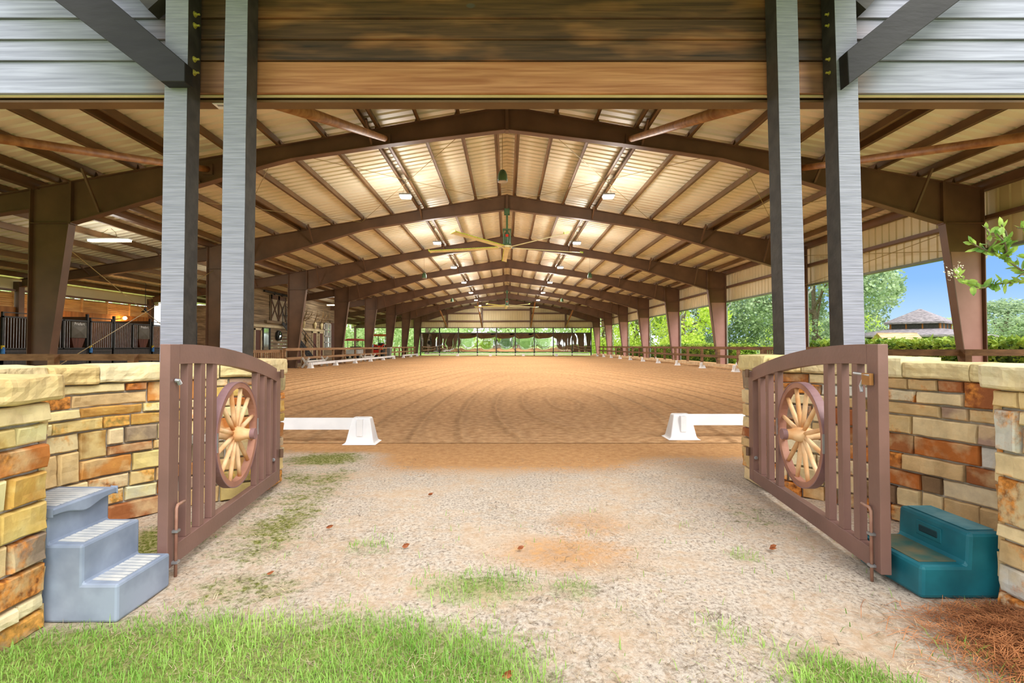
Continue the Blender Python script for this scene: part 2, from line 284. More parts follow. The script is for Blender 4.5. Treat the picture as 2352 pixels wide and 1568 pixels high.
class MB:
    """collects shapes in world coordinates and links them as ONE mesh object"""
    def __init__(s): s.v = []; s.f = []; s.c = []
    def add(s, vs, fs, c=None):
        b = len(s.v); s.v += [tuple(v) for v in vs]; s.f += [tuple(i + b for i in f) for f in fs]
        s.c += [c or (0, 0, 0, 1)] * len(vs); return s
    def box(s, x0, x1, y0, y1, z0, z1, c=None):
        return s.add([(x0, y0, z0), (x1, y0, z0), (x1, y1, z0), (x0, y1, z0), (x0, y0, z1), (x1, y0, z1), (x1, y1, z1), (x0, y1, z1)],
                     [(0, 3, 2, 1), (4, 5, 6, 7), (0, 1, 5, 4), (1, 2, 6, 5), (2, 3, 7, 6), (3, 0, 4, 7)], c)
    def obox(s, o, ax, ay, az, r, c=None):
        """box in a skew frame: origin o, unit axes, r = (a0,a1,b0,b1,c0,c1)"""
        o = Vector(o); ax = Vector(ax); ay = Vector(ay); az = Vector(az)
        P = lambda i, j, k: o + ax * i + ay * j + az * k
        a0, a1, b0, b1, c0, c1 = r
        return s.add([P(a0, b0, c0), P(a1, b0, c0), P(a1, b1, c0), P(a0, b1, c0), P(a0, b0, c1), P(a1, b0, c1), P(a1, b1, c1), P(a0, b1, c1)],
                     [(0, 3, 2, 1), (4, 5, 6, 7), (0, 1, 5, 4), (1, 2, 6, 5), (2, 3, 7, 6), (3, 0, 4, 7)], c)
    def beam(s, p, q, w, h, up=(0, 0, 1), c=None):
        """rectangular bar from p to q"""
        p = Vector(p); q = Vector(q); d = (q - p); L = d.length; d.normalize()
        a = d.cross(Vector(up))
        if a.length < 1e-4: a = d.cross(Vector((0, 1, 0)))
        a.normalize(); u = a.cross(d)
        return s.obox(p, d, a, u, (0, L, -w / 2, w / 2, -h / 2, h / 2), c)
    def prism(s, pts, y0, y1, axis='y', c=None):
        """polygon (2D) extruded; axis y: pts are (x,z); x: pts are (y,z); z: pts are (x,y)"""
        n = len(pts)
        def m(p, t):
            return (p[0], t, p[1]) if axis == 'y' else ((t, p[0], p[1]) if axis == 'x' else (p[0], p[1], t))
        vs = [m(p, y0) for p in pts] + [m(p, y1) for p in pts]
        fs = [tuple(range(n)), tuple(range(2 * n - 1, n - 1, -1))] + [(i, i + n, (i + 1) % n + n, (i + 1) % n) for i in range(n)]
        return s.add(vs, fs, c)
    def tube(s, pts, r, n=8, c=None, caps=True):
        pts = [Vector(p) for p in pts]; rs = r if isinstance(r, (list, tuple)) else [r] * len(pts)
        vs = []; N = None
        for i, p in enumerate(pts):
            d = (pts[min(i + 1, len(pts) - 1)] - pts[max(i - 1, 0)]).normalized()
            if N is None:
                N = d.orthogonal().normalized()
            else:
                N = (N - d * N.dot(d)); N = N.normalized() if N.length > 1e-5 else d.orthogonal().normalized()
            B = d.cross(N)
            for k in range(n):
                a = 2 * math.pi * k / n; vs.append(p + (N * math.cos(a) + B * math.sin(a)) * rs[i])
        fs = [(i * n + k, i * n + (k + 1) % n, (i + 1) * n + (k + 1) % n, (i + 1) * n + k) for i in range(len(pts) - 1) for k in range(n)]
        if caps: fs += [tuple(range(n - 1, -1, -1)), tuple(range((len(pts) - 1) * n, len(pts) * n))]
        return s.add(vs, fs, c)
    def lathe(s, o, prof, n=16, axis=(0, 0, 1), c=None):
        """prof: list of (radius, height) along axis from o"""
        o = Vector(o); ax = Vector(axis).normalized(); N = ax.orthogonal().normalized(); B = ax.cross(N)
        vs = []
        for r, h in prof:
            for k in range(n):
                a = 2 * math.pi * k / n; vs.append(o + ax * h + (N * math.cos(a) + B * math.sin(a)) * r)
        fs = [(i * n + k, i * n + (k + 1) % n, (i + 1) * n + (k + 1) % n, (i + 1) * n + k) for i in range(len(prof) - 1) for k in range(n)]
        fs += [tuple(range(n - 1, -1, -1)), tuple(range((len(prof) - 1) * n, len(prof) * n))]
        return s.add(vs, fs, c)
    def build(s, name, mat, parent=None, smooth=False, tone=False, bevel=0):
        me = bpy.data.meshes.new(name); o = bpy.data.objects.new(name, me); col.objects.link(o)
        off = Vector((0, 0, 0))
        if parent: o.parent = parent; off = wloc(parent)
        me.from_pydata([Vector(v) - off for v in s.v], [], s.f)
        me.materials.append(mat)
        if tone:
            at = me.color_attributes.new('tone', 'FLOAT_COLOR', 'POINT')
            at.data.foreach_set('color', [x for c in s.c for x in c])
        if smooth: me.polygons.foreach_set('use_smooth', [True] * len(me.polygons))
        me.update()
        if bevel:
            b = o.modifiers.new('bevel', 'BEVEL'); b.width = bevel; b.segments = 2; b.limit_method = 'ANGLE'; b.angle_limit = R(40)
        return o

def tag(o, label=None, cat=None, group=None, kind=None):
    if label: o['label'] = label
    if cat: o['category'] = cat
    if group: o['group'] = group
    if kind: o['kind'] = kind
    return o
def thing(name, loc, label, cat, group=None):
    o = bpy.data.objects.new(name, None); col.objects.link(o); o.location = loc; o.empty_display_size = .2
    return tag(o, label, cat, group)
def dup(root, loc, label, group=None, rotz=None, scale=None):
    r = root.copy(); col.objects.link(r); r.location = loc; r['label'] = label
    if group: r['group'] = group
    if rotz is not None: r.rotation_euler = (0, 0, rotz)
    if scale: r.scale = scale
    for ch in list(root.children):
        c = ch.copy(); col.objects.link(c); c.parent = r
        for g in list(ch.children):
            d = g.copy(); col.objects.link(d); d.parent = c
    return r
ORD = ['first', 'second', 'third', 'fourth', 'fifth', 'sixth', 'seventh', 'eighth', 'ninth', 'tenth', 'eleventh', 'twelfth', 'thirteenth', 'fourteenth']

# ------------------------------------------------------------------ setting: ground and arena floor
rng = random.Random(7)
def nz3(x, y, s, o=0): return noise.noise(Vector((x * s + o, y * s - o, o * 1.7)))
def sstep(a, b, v):
    t = max(0, min(1, (v - a) / (b - a))); return t * t * (3 - 2 * t)
def grassy(x, y):
    """how much living grass grows at a spot in front of the entrance"""
    g = 0
    # lawn edge in the left foreground
    lim = 2.30 - .35 * sstep(-.6, .5, x) - .1 * sstep(-1.2, -2.2, x)
    g = max(g, sstep(lim + .28, lim - .22, y) * (1 - .75 * sstep(-.1, .35, x)))
    g = max(g, .75 * sstep(.55, .05, math.hypot((x + .15) * 1.0, (y - 2.6) * 1.6)))
    g = max(g, .9 * sstep(.5, .1, math.hypot((x - .95) / 1.5, y - 1.9)), .9 * sstep(.6, .1, math.hypot((x - 1.5) / 1.2, y - 1.72)))
    g = max(g, .5 * sstep(.25, .05, math.hypot(x - .35, y - 2.58)), .45 * sstep(.3, .05, math.hypot(x - .75, (y - 2.75) * 2)))
    g = max(g, .4 * sstep(.22, .04, math.hypot(x - 1.35, y - 3.0)), .4 * sstep(.3, .05, math.hypot(x + .8, y - 3.1)))
    if x > .2: g *= max(0, .75 + 1.3 * nz3(x, y, 3.1, 2))
    if y < 1.3: g = max(g, .9)
    return g
def mossy(x, y):
    dl = abs((x + 1.55) - (-.12) * (y - 3) / 1) - .05
    m = .62 * sstep(.5, .05, dl) * sstep(2.6, 3.1, y) * sstep(5.6, 4.9, y) * (.7 + .8 * nz3(x, y, 2.4, 6))
    m = max(m, .8 * sstep(.6, .1, math.hypot((x + 1.95) / 1.2, (y - 5.55) * 1.1)))
    m = max(m, .8 * sstep(.5, .1, math.hypot(x + 2.15, (y - 3.2) * .8)))
    m = max(m, .5 * sstep(.5, .1, math.hypot(x + 1.3, (y - 2.6) * 1.5)), .45 * sstep(.5, .1, math.hypot(x + 1.5, (y - 1.9) * 1.5)))
    m = max(m, .35 * sstep(.35, .05, math.hypot(x - 1.75, (y - 3.7) * .6)))
    return m
def orangey(x, y):
    o = sstep(4.5, 5.6, y) * (1 - .9 * sstep(-.9, -1.7, x) * sstep(6.2, 5.6, y)) * (1 - .55 * sstep(.8, 1.6, x) * sstep(6.0, 5.4, y))
    o = max(o, .62 * sstep(.5, .05, math.hypot((x - .35) / 1.6, y - 3.05)), .5 * sstep(.5, .1, math.hypot(x - .55, y - 3.5)))
    return min(1, o)
gx = [-13, -8, -5, -3.6] + [-3.2 + i * .05 for i in range(int(6.6 / .05) + 1)] + [3.8, 5, 8, 13]
gy = [-3, -1, .5] + [1.2 + i * .045 for i in range(int(5.3 / .045))] + [6.5]
g = MB()
for y in gy:
    for x in gx:
        z = .012 * nz3(x, y, 2.2) + .008 * nz3(x, y, 7, 3) + .004 * nz3(x, y, 19, 8)
        if y > 6.3 or y < .6: z = -.005
        g.v.append((x, y, z)); g.c.append((grassy(x, y), mossy(x, y), orangey(x, y), 1))
nx = len(gx)
g.f = [(j * nx + i, j * nx + i + 1, (j + 1) * nx + i + 1, (j + 1) * nx + i) for j in range(len(gy) - 1) for i in range(nx - 1)]
tag(g.build('ground', ground_mat(), smooth=True, tone=True), kind='structure')
a = MB(); ax_ = [-12.0] + [-11 + i * .55 for i in range(39)] + [10.1, 10.5, 10.75, 10.95, 11.2, 11.6, 12.6]
ay_ = [6.45, 6.6, 7, 7.5, 8, 9, 10, 12, 14, 16, 18, 20, 22, 25, 30, 35, 40, 45, 50, 55, 60, 67]
for y in ay_:
    for x in ax_:
        z = .02 * nz3(x, y, .9) if y > 7 else 0
        if x > 10.6: z += .22 * sstep(10.7, 11.3, x)
        a.v.append((x, y, z))
nx = len(ax_)
a.f = [(j * nx + i, j * nx + i + 1, (j + 1) * nx + i + 1, (j + 1) * nx + i) for j in range(len(ay_) - 1) for i in range(nx - 1)]; a.c = [(0, 0, 0, 1)] * len(a.v)
tag(a.build('floor', arena_mat(), smooth=True), kind='structure')
tag(MB().add([(-320, -160, -.06), (320, -160, -.06), (320, 420, -.06), (-320, 420, -.06)], [(0, 1, 2, 3)]).build('lawn', lawnm), kind='structure')
tag(MB().add([(-21, 6.5, -.02), (-12, 6.5, -.02), (-12, 67, -.02), (-21, 67, -.02)], [(0, 1, 2, 3)]).build('barn_aisle', dirtm), kind='structure')

# ------------------------------------------------------------------ setting: roof
SL = .174; XE = 11.9; ZE = 5.14
zr_ = lambda x: ZE + (XE - abs(x)) * SL           # top of the rafters
Y0, Y1 = 4.72, 66.9
def roof_strip(m, x0, x1):
    prof = []; y = Y0
    while y < Y1:
        for dy, dz in ((0, 0), (.19, 0), (.215, .05), (.28, .05)):
            prof.append((y + dy, dz))
        y += .305
    for xx in (x0, x1):
        for (yy, dz) in prof: m.v.append((xx, yy, zr_(xx) + .215 + dz)); m.c.append((0, 0, 0, 1))
    n = len(prof); b = len(m.v) - 2 * n
    m.f += [(b + i, b + i + 1, b + n + i + 1, b + n + i) for i in range(n - 1)]
rf = MB(); roof_strip(rf, 0, 12.25); roof_strip(rf, 0, -20.1)
roof = tag(rf.build('ceiling', roofm), kind='structure')
PX = [.3, 1.25, 2.25, 3.26, 3.52, 4.6, 5.75, 6.95, 8.0, 8.27, 9.3, 10.35, 11.25]
LX = [12.6, 13.7, 14.8, 15.9, 17.0, 18.1, 19.1]
for x in [p for p in PX] + [-p for p in PX] + [-p for p in LX]:
    s = 1 if x > 0 else -1; z = zr_(x)
    m = MB().box(x - .011, x + .011, 4.85, 66.7, z + .005, z + .205)
    m.box(x - .075 if s > 0 else x, x if s > 0 else x + .075, 4.85, 66.7, z + .005, z + .02)
    m.box(x if s > 0 else x - .075, x + .075 if s > 0 else x, 4.85, 66.7, z + .19, z + .205)
    m.build('purlin', purl, roof)
# diagonal tie rods under the roof
for k in (0, 2, 4):
    ya, yb = 12.95 + 7.62 * k, 12.95 + 7.62 * (k + 1)
    for s in (-1, 1):
        for (xa, xb) in ((.6, 5.8), (5.8, 11)):
            for (p, q) in ((xa, xb), (xb, xa)):
                MB().tube([(s * p, ya, zr_(p) - .06), (s * q, yb, zr_(q) - .06)], .009, 5).build('tie_rod', pm('rod', (150, 130, 80), (170, 150, 96), 3, .4) if 'rod' not in bpy.data.materials else bpy.data.materials['rod'], roof)
# rods in the left side bracing
rodm = bpy.data.materials['rod']
for p, q in (((-11.7, 12.95, 4.2), (-11.7, 20.57, .4)), ((-11.7, 12.95, .4), (-11.7, 20.57, 4.2)), ((11.75, 12.95, 4.3), (11.75, 20.57, 3.6)), ((11.75, 12.95, 3.6), (11.75, 20.57, 4.8))):
    MB().tube([p, q], .011, 5).build('tie_rod', rodm, roof)
# eave strut
for x in (-11.85, 12.0):
    MB().box(x - .1, x + .1, 4.9, 66.6, zr_(x) - .02, zr_(x) + .2).build('eave_strut', steel, roof)

# ------------------------------------------------------------------ steel portal frames
def plate_frame(poly_web, edges, y, wmat, parent, name):
    """thin web polygon plus flange strips along the given edges"""
    m = MB().prism(poly_web, y - .012, y + .012)
    for (p, q) in edges:
        p = Vector((p[0], y, p[1])); q = Vector((q[0], y, q[1])); m.beam(p, q, .22, .022, up=(0, 0, 1) if abs(q.x - p.x) > abs(q.z - p.z) else (1, 0, 0))
    return m.build(name, wmat, parent)
FY = [12.95 + 7.62 * k for k in range(8)]
def frame(y, label):
    t = thing('steel_frame', (0, y, 0), label, 'steel frame', 'steel portal frames of the arena roof')
    for s in (-1, 1):
        c = [(s * XE, 0), (s * XE, ZE), (s * 10.93, zr_(10.93)), (s * 10.93, 4.27), (s * 11.47, 0)]
        co = plate_frame(c, [(c[0], c[1]), (c[3], c[4]), (c[2], c[3]), (c[1], c[2])], y, steel, t, 'column')
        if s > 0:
            m = MB().prism([(11.875, .06), (11.875, 3.56), (11.12, 3.56), (11.50, .06)], y - .02, y - .013); m.build('skylit_panel', skylitm, co)  # added sheet: skylight below the skirt painted onto the right columns
        MB().box(min(s * XE, s * 10.93), max(s * XE, s * 10.93), y - .1, y + .1, 4.26, 4.28).build('stiffener', steel, co)
        MB().box(s * 11.68 - .3, s * 11.68 + .3, y - .15, y + .15, 0, .03).build('base_plate', steel, co)
        r = [(s * 10.92, zr_(10.92)), (0, zr_(0)), (0, 6.63), (s * 2.9, 6.27), (s * 5.4, 5.9), (s * 6.1, 5.72), (s * 10.92, 4.27)]
        plate_frame(r, [(r[0], r[1])] + [(r[i], r[i + 1]) for i in range(2, 6)], y, steel, t, 'rafter')
        # splice plates and flange braces
        MB().box(s * .02 - .02, s * .02 + .02, y - .11, y + .11, 6.6, zr_(0) + .02).build('splice_plate', steel, t)
        m = MB().box(s * 10.9 - .02, s * 10.9 + .02, y - .11, y + .11, 4.25, zr_(10.9) + .01); m.build('splice_plate', steel, t)
        for px, zb in ((10.2, 4.55), (7.7, 5.3), (3.39, 6.25)):
            MB().beam((s * px, y - .06, zb), (s * px, y - .62, zr_(px) + .03), .05, .05).build('flange_brace', steel, t)
        # gusset clips under the purlins
        for px in PX:
            zc_ = zr_(px)
            m = MB().add([(s * px - .1, y - .02, zc_), (s * px + .1, y - .02, zc_), (s * px + .02, y - .02, zc_ + .17), (s * px - .02, y - .02, zc_ + .17), (s * px - .1, y + .02, zc_), (s * px + .1, y + .02, zc_), (s * px + .02, y + .02, zc_ + .17), (s * px - .02, y + .02, zc_ + .17)],
                         [(0, 1, 2, 3), (7, 6, 5, 4), (0, 4, 5, 1), (1, 5, 6, 2), (2, 6, 7, 3), (3, 7, 4, 0)])
            m.build('purlin_clip', steel, t)
    # lean-to arm on the stable side
    l = [(-11.92, ZE - .02), (-19.3, zr_(-19.3)), (-19.3, 3.55), (-11.92, 4.62)]
    plate_frame(l, [(l[0], l[1]), (l[2], l[3])], y, steel, t, 'lean_to_rafter')
    MB().box(-19.55, -19.3, y - .12, y + .12, 0, 3.75).build('lean_to_post', steel, t)
    MB().beam((-13.6, y - .05, 4.45), (-13.6, y - .5, zr_(-13.6)), .045, .045).build('flange_brace', steel, t)
    MB().beam((-16.6, y - .05, 4.05), (-16.6, y - .5, zr_(-16.6)), .045, .045).build('flange_brace', steel, t)
    return t
fr0 = frame(FY[0], 'brown steel roof frame nearest the entrance, its peak just below the wooden gable')
FL = ['second brown steel roof frame from the entrance, the large ceiling fan hanging from its peak',
      'third brown steel roof frame, its columns clear of the timber posts on both sides',
      'fourth brown steel roof frame counted from the entrance', 'fifth brown steel roof frame counted from the entrance',
      'sixth brown steel roof frame, the farther fan hanging at its peak', 'seventh brown steel roof frame, last but one before the far gable',
      'farthest brown steel roof frame, standing against the far gable wall']
for y, lb in zip(FY[1:], FL): dup(fr0, (0, y, 0), lb)

# ------------------------------------------------------------------ setting: front gable, side skirt, far gable
SY = 4.62
sd_ = MB()
zb = 3.475; hs = [.30] + [.195] * 16
bx = [-20.0, -14, -9, -6, -4.6, -3.9, -3.3, -2.96, -2.9, -2.7, -2.4, -1.6, -.8, 0, .8, 1.6, 2.5, 2.75, 2.95, 3.02, 3.4, 4.0, 4.7, 6, 9, 12.1]
z = zb
for i, h in enumerate(hs):
    seed = i * 3.1
    warm = .95 if i == 0 else (.0 if i == 1 else .08)  # lowest board painted warm for the glow reflected off the sand
    for j in range(len(bx) - 1):
        x0, x1 = bx[j], bx[j + 1]
        lim = min(zr_(x0), zr_(x1)) + .1
        if z > lim: continue
        z1 = min(z + h, lim + .1)
        def tn(x):
            e = sstep(-2.92, -3.1, x) + sstep(2.96, 3.15, x)
            inner = (1 if -2.6 < x < 2.72 else .35)
            return (e, warm * inner * (1 - e), 0, 1)
        y0, y1 = SY, SY + .028   # lap siding: the lower edge stands proud
        b = len(sd_.v)
        for x in (x0, x1):
            for (yy, zz) in ((y0, z + .006), (y1 + .03, z + .006), (y1 + .03, z1), (y0 + .022, z1)):
                sd_.v.append((x, yy, zz)); sd_.c.append(tn(x))
        sd_.f += [(b, b + 4, b + 7, b + 3), (b + 4, b, b + 1, b + 5), (b + 3, b + 7, b + 6, b + 2)]
    z += h
wf = tag(sd_.build('wall_front', sidingm, tone=True), kind='structure')
MB().box(-20, 12.1, SY + .06, SY + .1, 3.64, 6.9).prism([(-12, 5.2), (0, 7.3), (12, 5.2), (12, 5.1), (-12, 5.1)], SY + .06, SY + .1).build('backing', pm('board_back', (112, 84, 56), (132, 100, 68), 2, .7), wf)
MB().box(-20, 12.1, SY + .035, SY + .062, 3.464, 3.478).build('drip_trim', pm('cream_trim', (206, 186, 140), (220, 202, 160), 2, .5), wf)
MB().box(-20, 12.1, SY + .063, SY + .20, 3.425, 3.445).box(-20, 12.1, SY + .18, SY + .2, 3.445, 3.63).build('header_channel', purl, wf)
st = MB().box(-2.70, -2.58, SY + .075, SY + .19, 3.419, 3.424).build('paper_sticker', white, wf)
for i in range(5): MB().box(-2.67 + .012 * i, -2.665 + .012 * i, SY + .1, SY + .13, 3.4172, 3.4185).build('ink_mark', blackm, st)

wr = MB(); y = 4.8
prof = []
while y < 66.6:
    for dy, dx in ((0, 0), (.22, 0), (.24, .03), (.28, .03)): prof.append((y + dy, dx))
    y += .305
for zz in (3.62, 5.36):
    for (yy, dx) in prof: wr.v.append((12.12 + dx, yy, zz)); wr.c.append((0, 0, 0, 1))
n = len(prof); wr.f = [(i, i + 1, n + i + 1, n + i) for i in range(n - 1)]
wr = tag(wr.build('wall_right', skirtm), kind='structure')
MB().box(11.95, 12.1, 4.9, 66.5, 4.36, 4.46).build('girt', steel, wr)
MB().box(11.98, 12.16, 4.9, 66.5, 3.58, 3.65).build('bottom_trim', pm('trim_green', (96, 104, 84), (112, 118, 96), 2, .5), wr)

wb = MB(); prof = []; x = -20
while x < 12:
    for dx, dy in ((0, 0), (.24, 0), (.255, -.03), (.29, -.03)): prof.append((x + dx, dy))
    x += .305
for top in (0, 1):
    for (xx, dy) in prof: wb.v.append((xx, 66.75 + dy, (zr_(xx) + .22) if top else 3.55)); wb.c.append((0, 0, 0, 1))
n = len(prof); wb.f = [(i, i + 1, n + i + 1, n + i) for i in range(n - 1)]
wb = tag(wb.build('wall_back', skirtm), kind='structure')
for xa, xb, zz in ((-11.5, -7.7, 4.4), (-7.7, -3.2, 4.4), (-3.2, 3.05, 4.4), (3.05, 7.55, 4.4), (7.55, 11.5, 4.4), (-7.7, -3.2, 5.4), (-3.2, 3.05, 5.85), (3.05, 7.55, 5.4)):
    MB().box(xa, xb, 66.5, 66.7, zz - .09, zz + .09).build('girt', steel, wb)
for x in (-7.7, -3.2, 3.05, 7.55):
    MB().box(x - .1, x + .1, 66.45, 66.7, 3.55, zr_(x)).build('wall_post', steel, wb)
MB().box(-20, 12, 66.5, 66.75, 3.5, 3.6).build('bottom_girt', steel, wb)

# kicker braces at both gables
pipes = [(-2.45, -3.05, 'round steel brace pipe from header to first frame, left of the peak'),
         (2.6, 3.1, 'round steel brace pipe from header to first frame, right of the peak'),
         (-7.75, -7.5, 'round steel brace pipe at upper left, running behind the outer left timber post'),
         (7.9, 7.35, 'round steel brace pipe at upper right, running behind the outer right timber post')]
for xa, xb, lb in pipes:
    t = thing('brace_pipe', (xb, FY[0], 0), lb, 'brace', 'brace pipes at the front gable')
    zt = zr_(xb) - .28
    MB().tube([(xa, SY + .32, 3.62), (xb, FY[0] - .06, zt)], .075, 14).build('pipe', rustpipe, t, smooth=True)
    MB().box(xb - .12, xb + .12, FY[0] - .08, FY[0] - .02, zt - .13, zt + .13).build('end_plate', steel, t)
for x, lb in ((-7.7, 'leftmost of the four slanting struts on the far gable'), (-3.2, 'second from left of the four slanting struts on the far gable'), (3.05, 'third from left of the four slanting struts on the far gable'), (7.55, 'rightmost of the four slanting struts on the far gable')):
    m = MB().beam((x, 66.4, 3.65), (x - .25 if x < 0 else x + .25, FY[6] + 1.0, zr_(x) - .05), .14, .14)
    tag(m.build('gable_strut', rustpipe), lb, 'strut', 'struts on the far gable')

# ------------------------------------------------------------------ mirrors at the far end
X0m, X1m = -11.05, 10.75
for i in range(9):
    xa = X0m + (X1m - X0m) / 9 * i; xb = X0m + (X1m - X0m) / 9 * (i + 1)
    t = thing('arena_mirror', ((xa + xb) / 2, 66.1, 0), ('leftmost' if i == 0 else 'rightmost' if i == 8 else ORD[i] + ' from left') + ' of nine tall mirror panels under the far gable', 'mirror', 'mirror panels at the far end')
    MB().box(xa + .06, xb - .06, 66.08, 66.12, .5, 2.78).build('mirror_glass', mirm, t)
    m = MB().box(xa + .0, xb, 66.06, 66.16, .42, .5).box(xa, xb, 66.06, 66.16, 2.78, 2.92)
    m.box(xa, xa + .06, 66.05, 66.17, .42, 2.9).box(xb - .06, xb, 66.05, 66.17, .42, 2.9)
    m.build('frame', postdk, t)
for i in range(10):
    x = X0m + (X1m - X0m) / 9 * i
    tag(MB().box(x - .07, x + .07, 66.2, 66.34, 0, 3.52).build('mirror_post', postdk), ('leftmost' if i == 0 else 'rightmost' if i == 9 else ORD[i] + ' from left') + ' of the ten dark posts carrying the far mirrors', 'post', 'posts behind the far mirrors')

# ------------------------------------------------------------------ porch: timber posts, braces, roof
def timber_post(xa, xb, lean, z0, label, bolts=0):
    yc0, yc1 = 4.41, 4.60
    t = thing('timber_post', ((xa + xb) / 2, (yc0 + yc1) / 2, z0), label, 'post', 'rough timber posts of the entrance porch')
    m = MB(); nz_ = 26; vs = []
    for i in range(nz_ + 1):
        zz = z0 + (4.75 - z0) * i / nz_; dx = lean * (zz - 2.5)
        w = lambda k: .004 * noise.noise(Vector((k, zz * 1.3, xa * 5)))
        vs += [(xa + dx + w(1), yc0 + w(2), zz), (xb + dx + w(3), yc0 + w(4), zz), (xb + dx + w(5), yc1, zz), (xa + dx + w(6), yc1, zz)]
    fs = [(i * 4 + k, i * 4 + (k + 1) % 4, i * 4 + 4 + (k + 1) % 4, i * 4 + 4 + k) for i in range(nz_) for k in range(4)] + [(3, 2, 1, 0), (nz_ * 4, nz_ * 4 + 1, nz_ * 4 + 2, nz_ * 4 + 3)]
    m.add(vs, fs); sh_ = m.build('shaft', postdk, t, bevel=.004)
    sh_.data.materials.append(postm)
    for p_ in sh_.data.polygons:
        if p_.normal.y < -.8: p_.material_index = 1  # camera-facing sides get the paler, painted-in sky light
    if bolts:
        xs = xb if bolts > 0 else xa
        for zz in (3.60, 3.72, 4.02, 4.12):
            q = MB(); q.lathe((xs, 4.5, zz), [(.026, 0), (.026, .007)], 12, (bolts, 0, 0)); q.lathe((xs + bolts * .007, 4.5, zz), [(.017, 0), (.017, .014)], 6, (bolts, 0, 0)); q.lathe((xs + bolts * .02, 4.5, zz), [(.009, 0), (.009, .028)], 8, (bolts, 0, 0))
            q.build('bolt', boltm, t)
    return t
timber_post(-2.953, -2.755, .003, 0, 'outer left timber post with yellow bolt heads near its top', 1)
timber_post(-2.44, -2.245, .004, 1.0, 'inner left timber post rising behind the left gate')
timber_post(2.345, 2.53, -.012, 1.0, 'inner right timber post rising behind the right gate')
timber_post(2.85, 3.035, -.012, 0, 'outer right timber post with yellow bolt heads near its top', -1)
for s, x0, x1, lb in ((-1, -2.76, -4.2, 'dark diagonal knee brace on the outer left timber post'), (1, 2.88, 4.3, 'dark diagonal knee brace on the outer right timber post')):
    t = thing('knee_brace', (x0, 4.3, 3.4), lb, 'brace', 'diagonal timber braces of the porch')
    if s < 0: poly = [(-2.90, 3.415), (-2.70, 3.415), (-2.70, 3.577), (-3.94, 4.63), (-4.49, 4.63)]
    else: poly = [(2.864, 3.392), (4.50, 4.63), (4.03, 4.63), (2.853, 3.673)]
    MB().prism(poly, 4.29, 4.405).build('timber', bracem, t, bevel=.006)
pr = MB().box(-3.25, 3.3, 2.2, SY - .01, 4.62, 4.68)
pr = tag(pr.build('porch_roof', pm('soffit_board', (86, 70, 44), (116, 96, 62), 2, .6, .1, (.4, 4, 1))), kind='structure')
for x in (-2.35, 2.44): MB().box(x - .09, x + .09, 2.2, SY - .02, 4.45, 4.62).build('roof_beam', postdk, pr)
for s in (-1, 1): MB().beam((s * 3.05, 4.5, 4.18), (s * 3.45, 4.5, 4.62), .14, .18).build('strut', postdk, pr)

# ------------------------------------------------------------------ stone walls
def smooth_path(pts, n=10):
    out = []
    P = [Vector(p) for p in pts]; P = [P[0] * 2 - P[1]] + P + [P[-1] * 2 - P[-2]]
    for i in range(1, len(P) - 2):
        for k in range(n):
            t = k / n; p0, p1, p2, p3 = P[i - 1:i + 3]
            out.append(.5 * ((2 * p1) + (p2 - p0) * t + (2 * p0 - 5 * p1 + 4 * p2 - p3) * t * t + (3 * p1 - p0 - 3 * p2 + p3) * t ** 3))
    return out + [P[-2]]
class Path:
    def __init__(s, pts, side):
        s.p = [Vector((a[0], a[1])) for a in pts]; s.side = side; s.u = [0]
        for a, b in zip(s.p, s.p[1:]): s.u.append(s.u[-1] + (b - a).length)
        s.L = s.u[-1]
    def at(s, u):
        u = max(0, min(s.L - 1e-6, u)); i = 0
        while i < len(s.u) - 2 and s.u[i + 1] < u: i += 1
        t = (u - s.u[i]) / (s.u[i + 1] - s.u[i]); d = (s.p[i + 1] - s.p[i]).normalized()
        return s.p[i].lerp(s.p[i + 1], t), Vector((-d.y, d.x)) * s.side
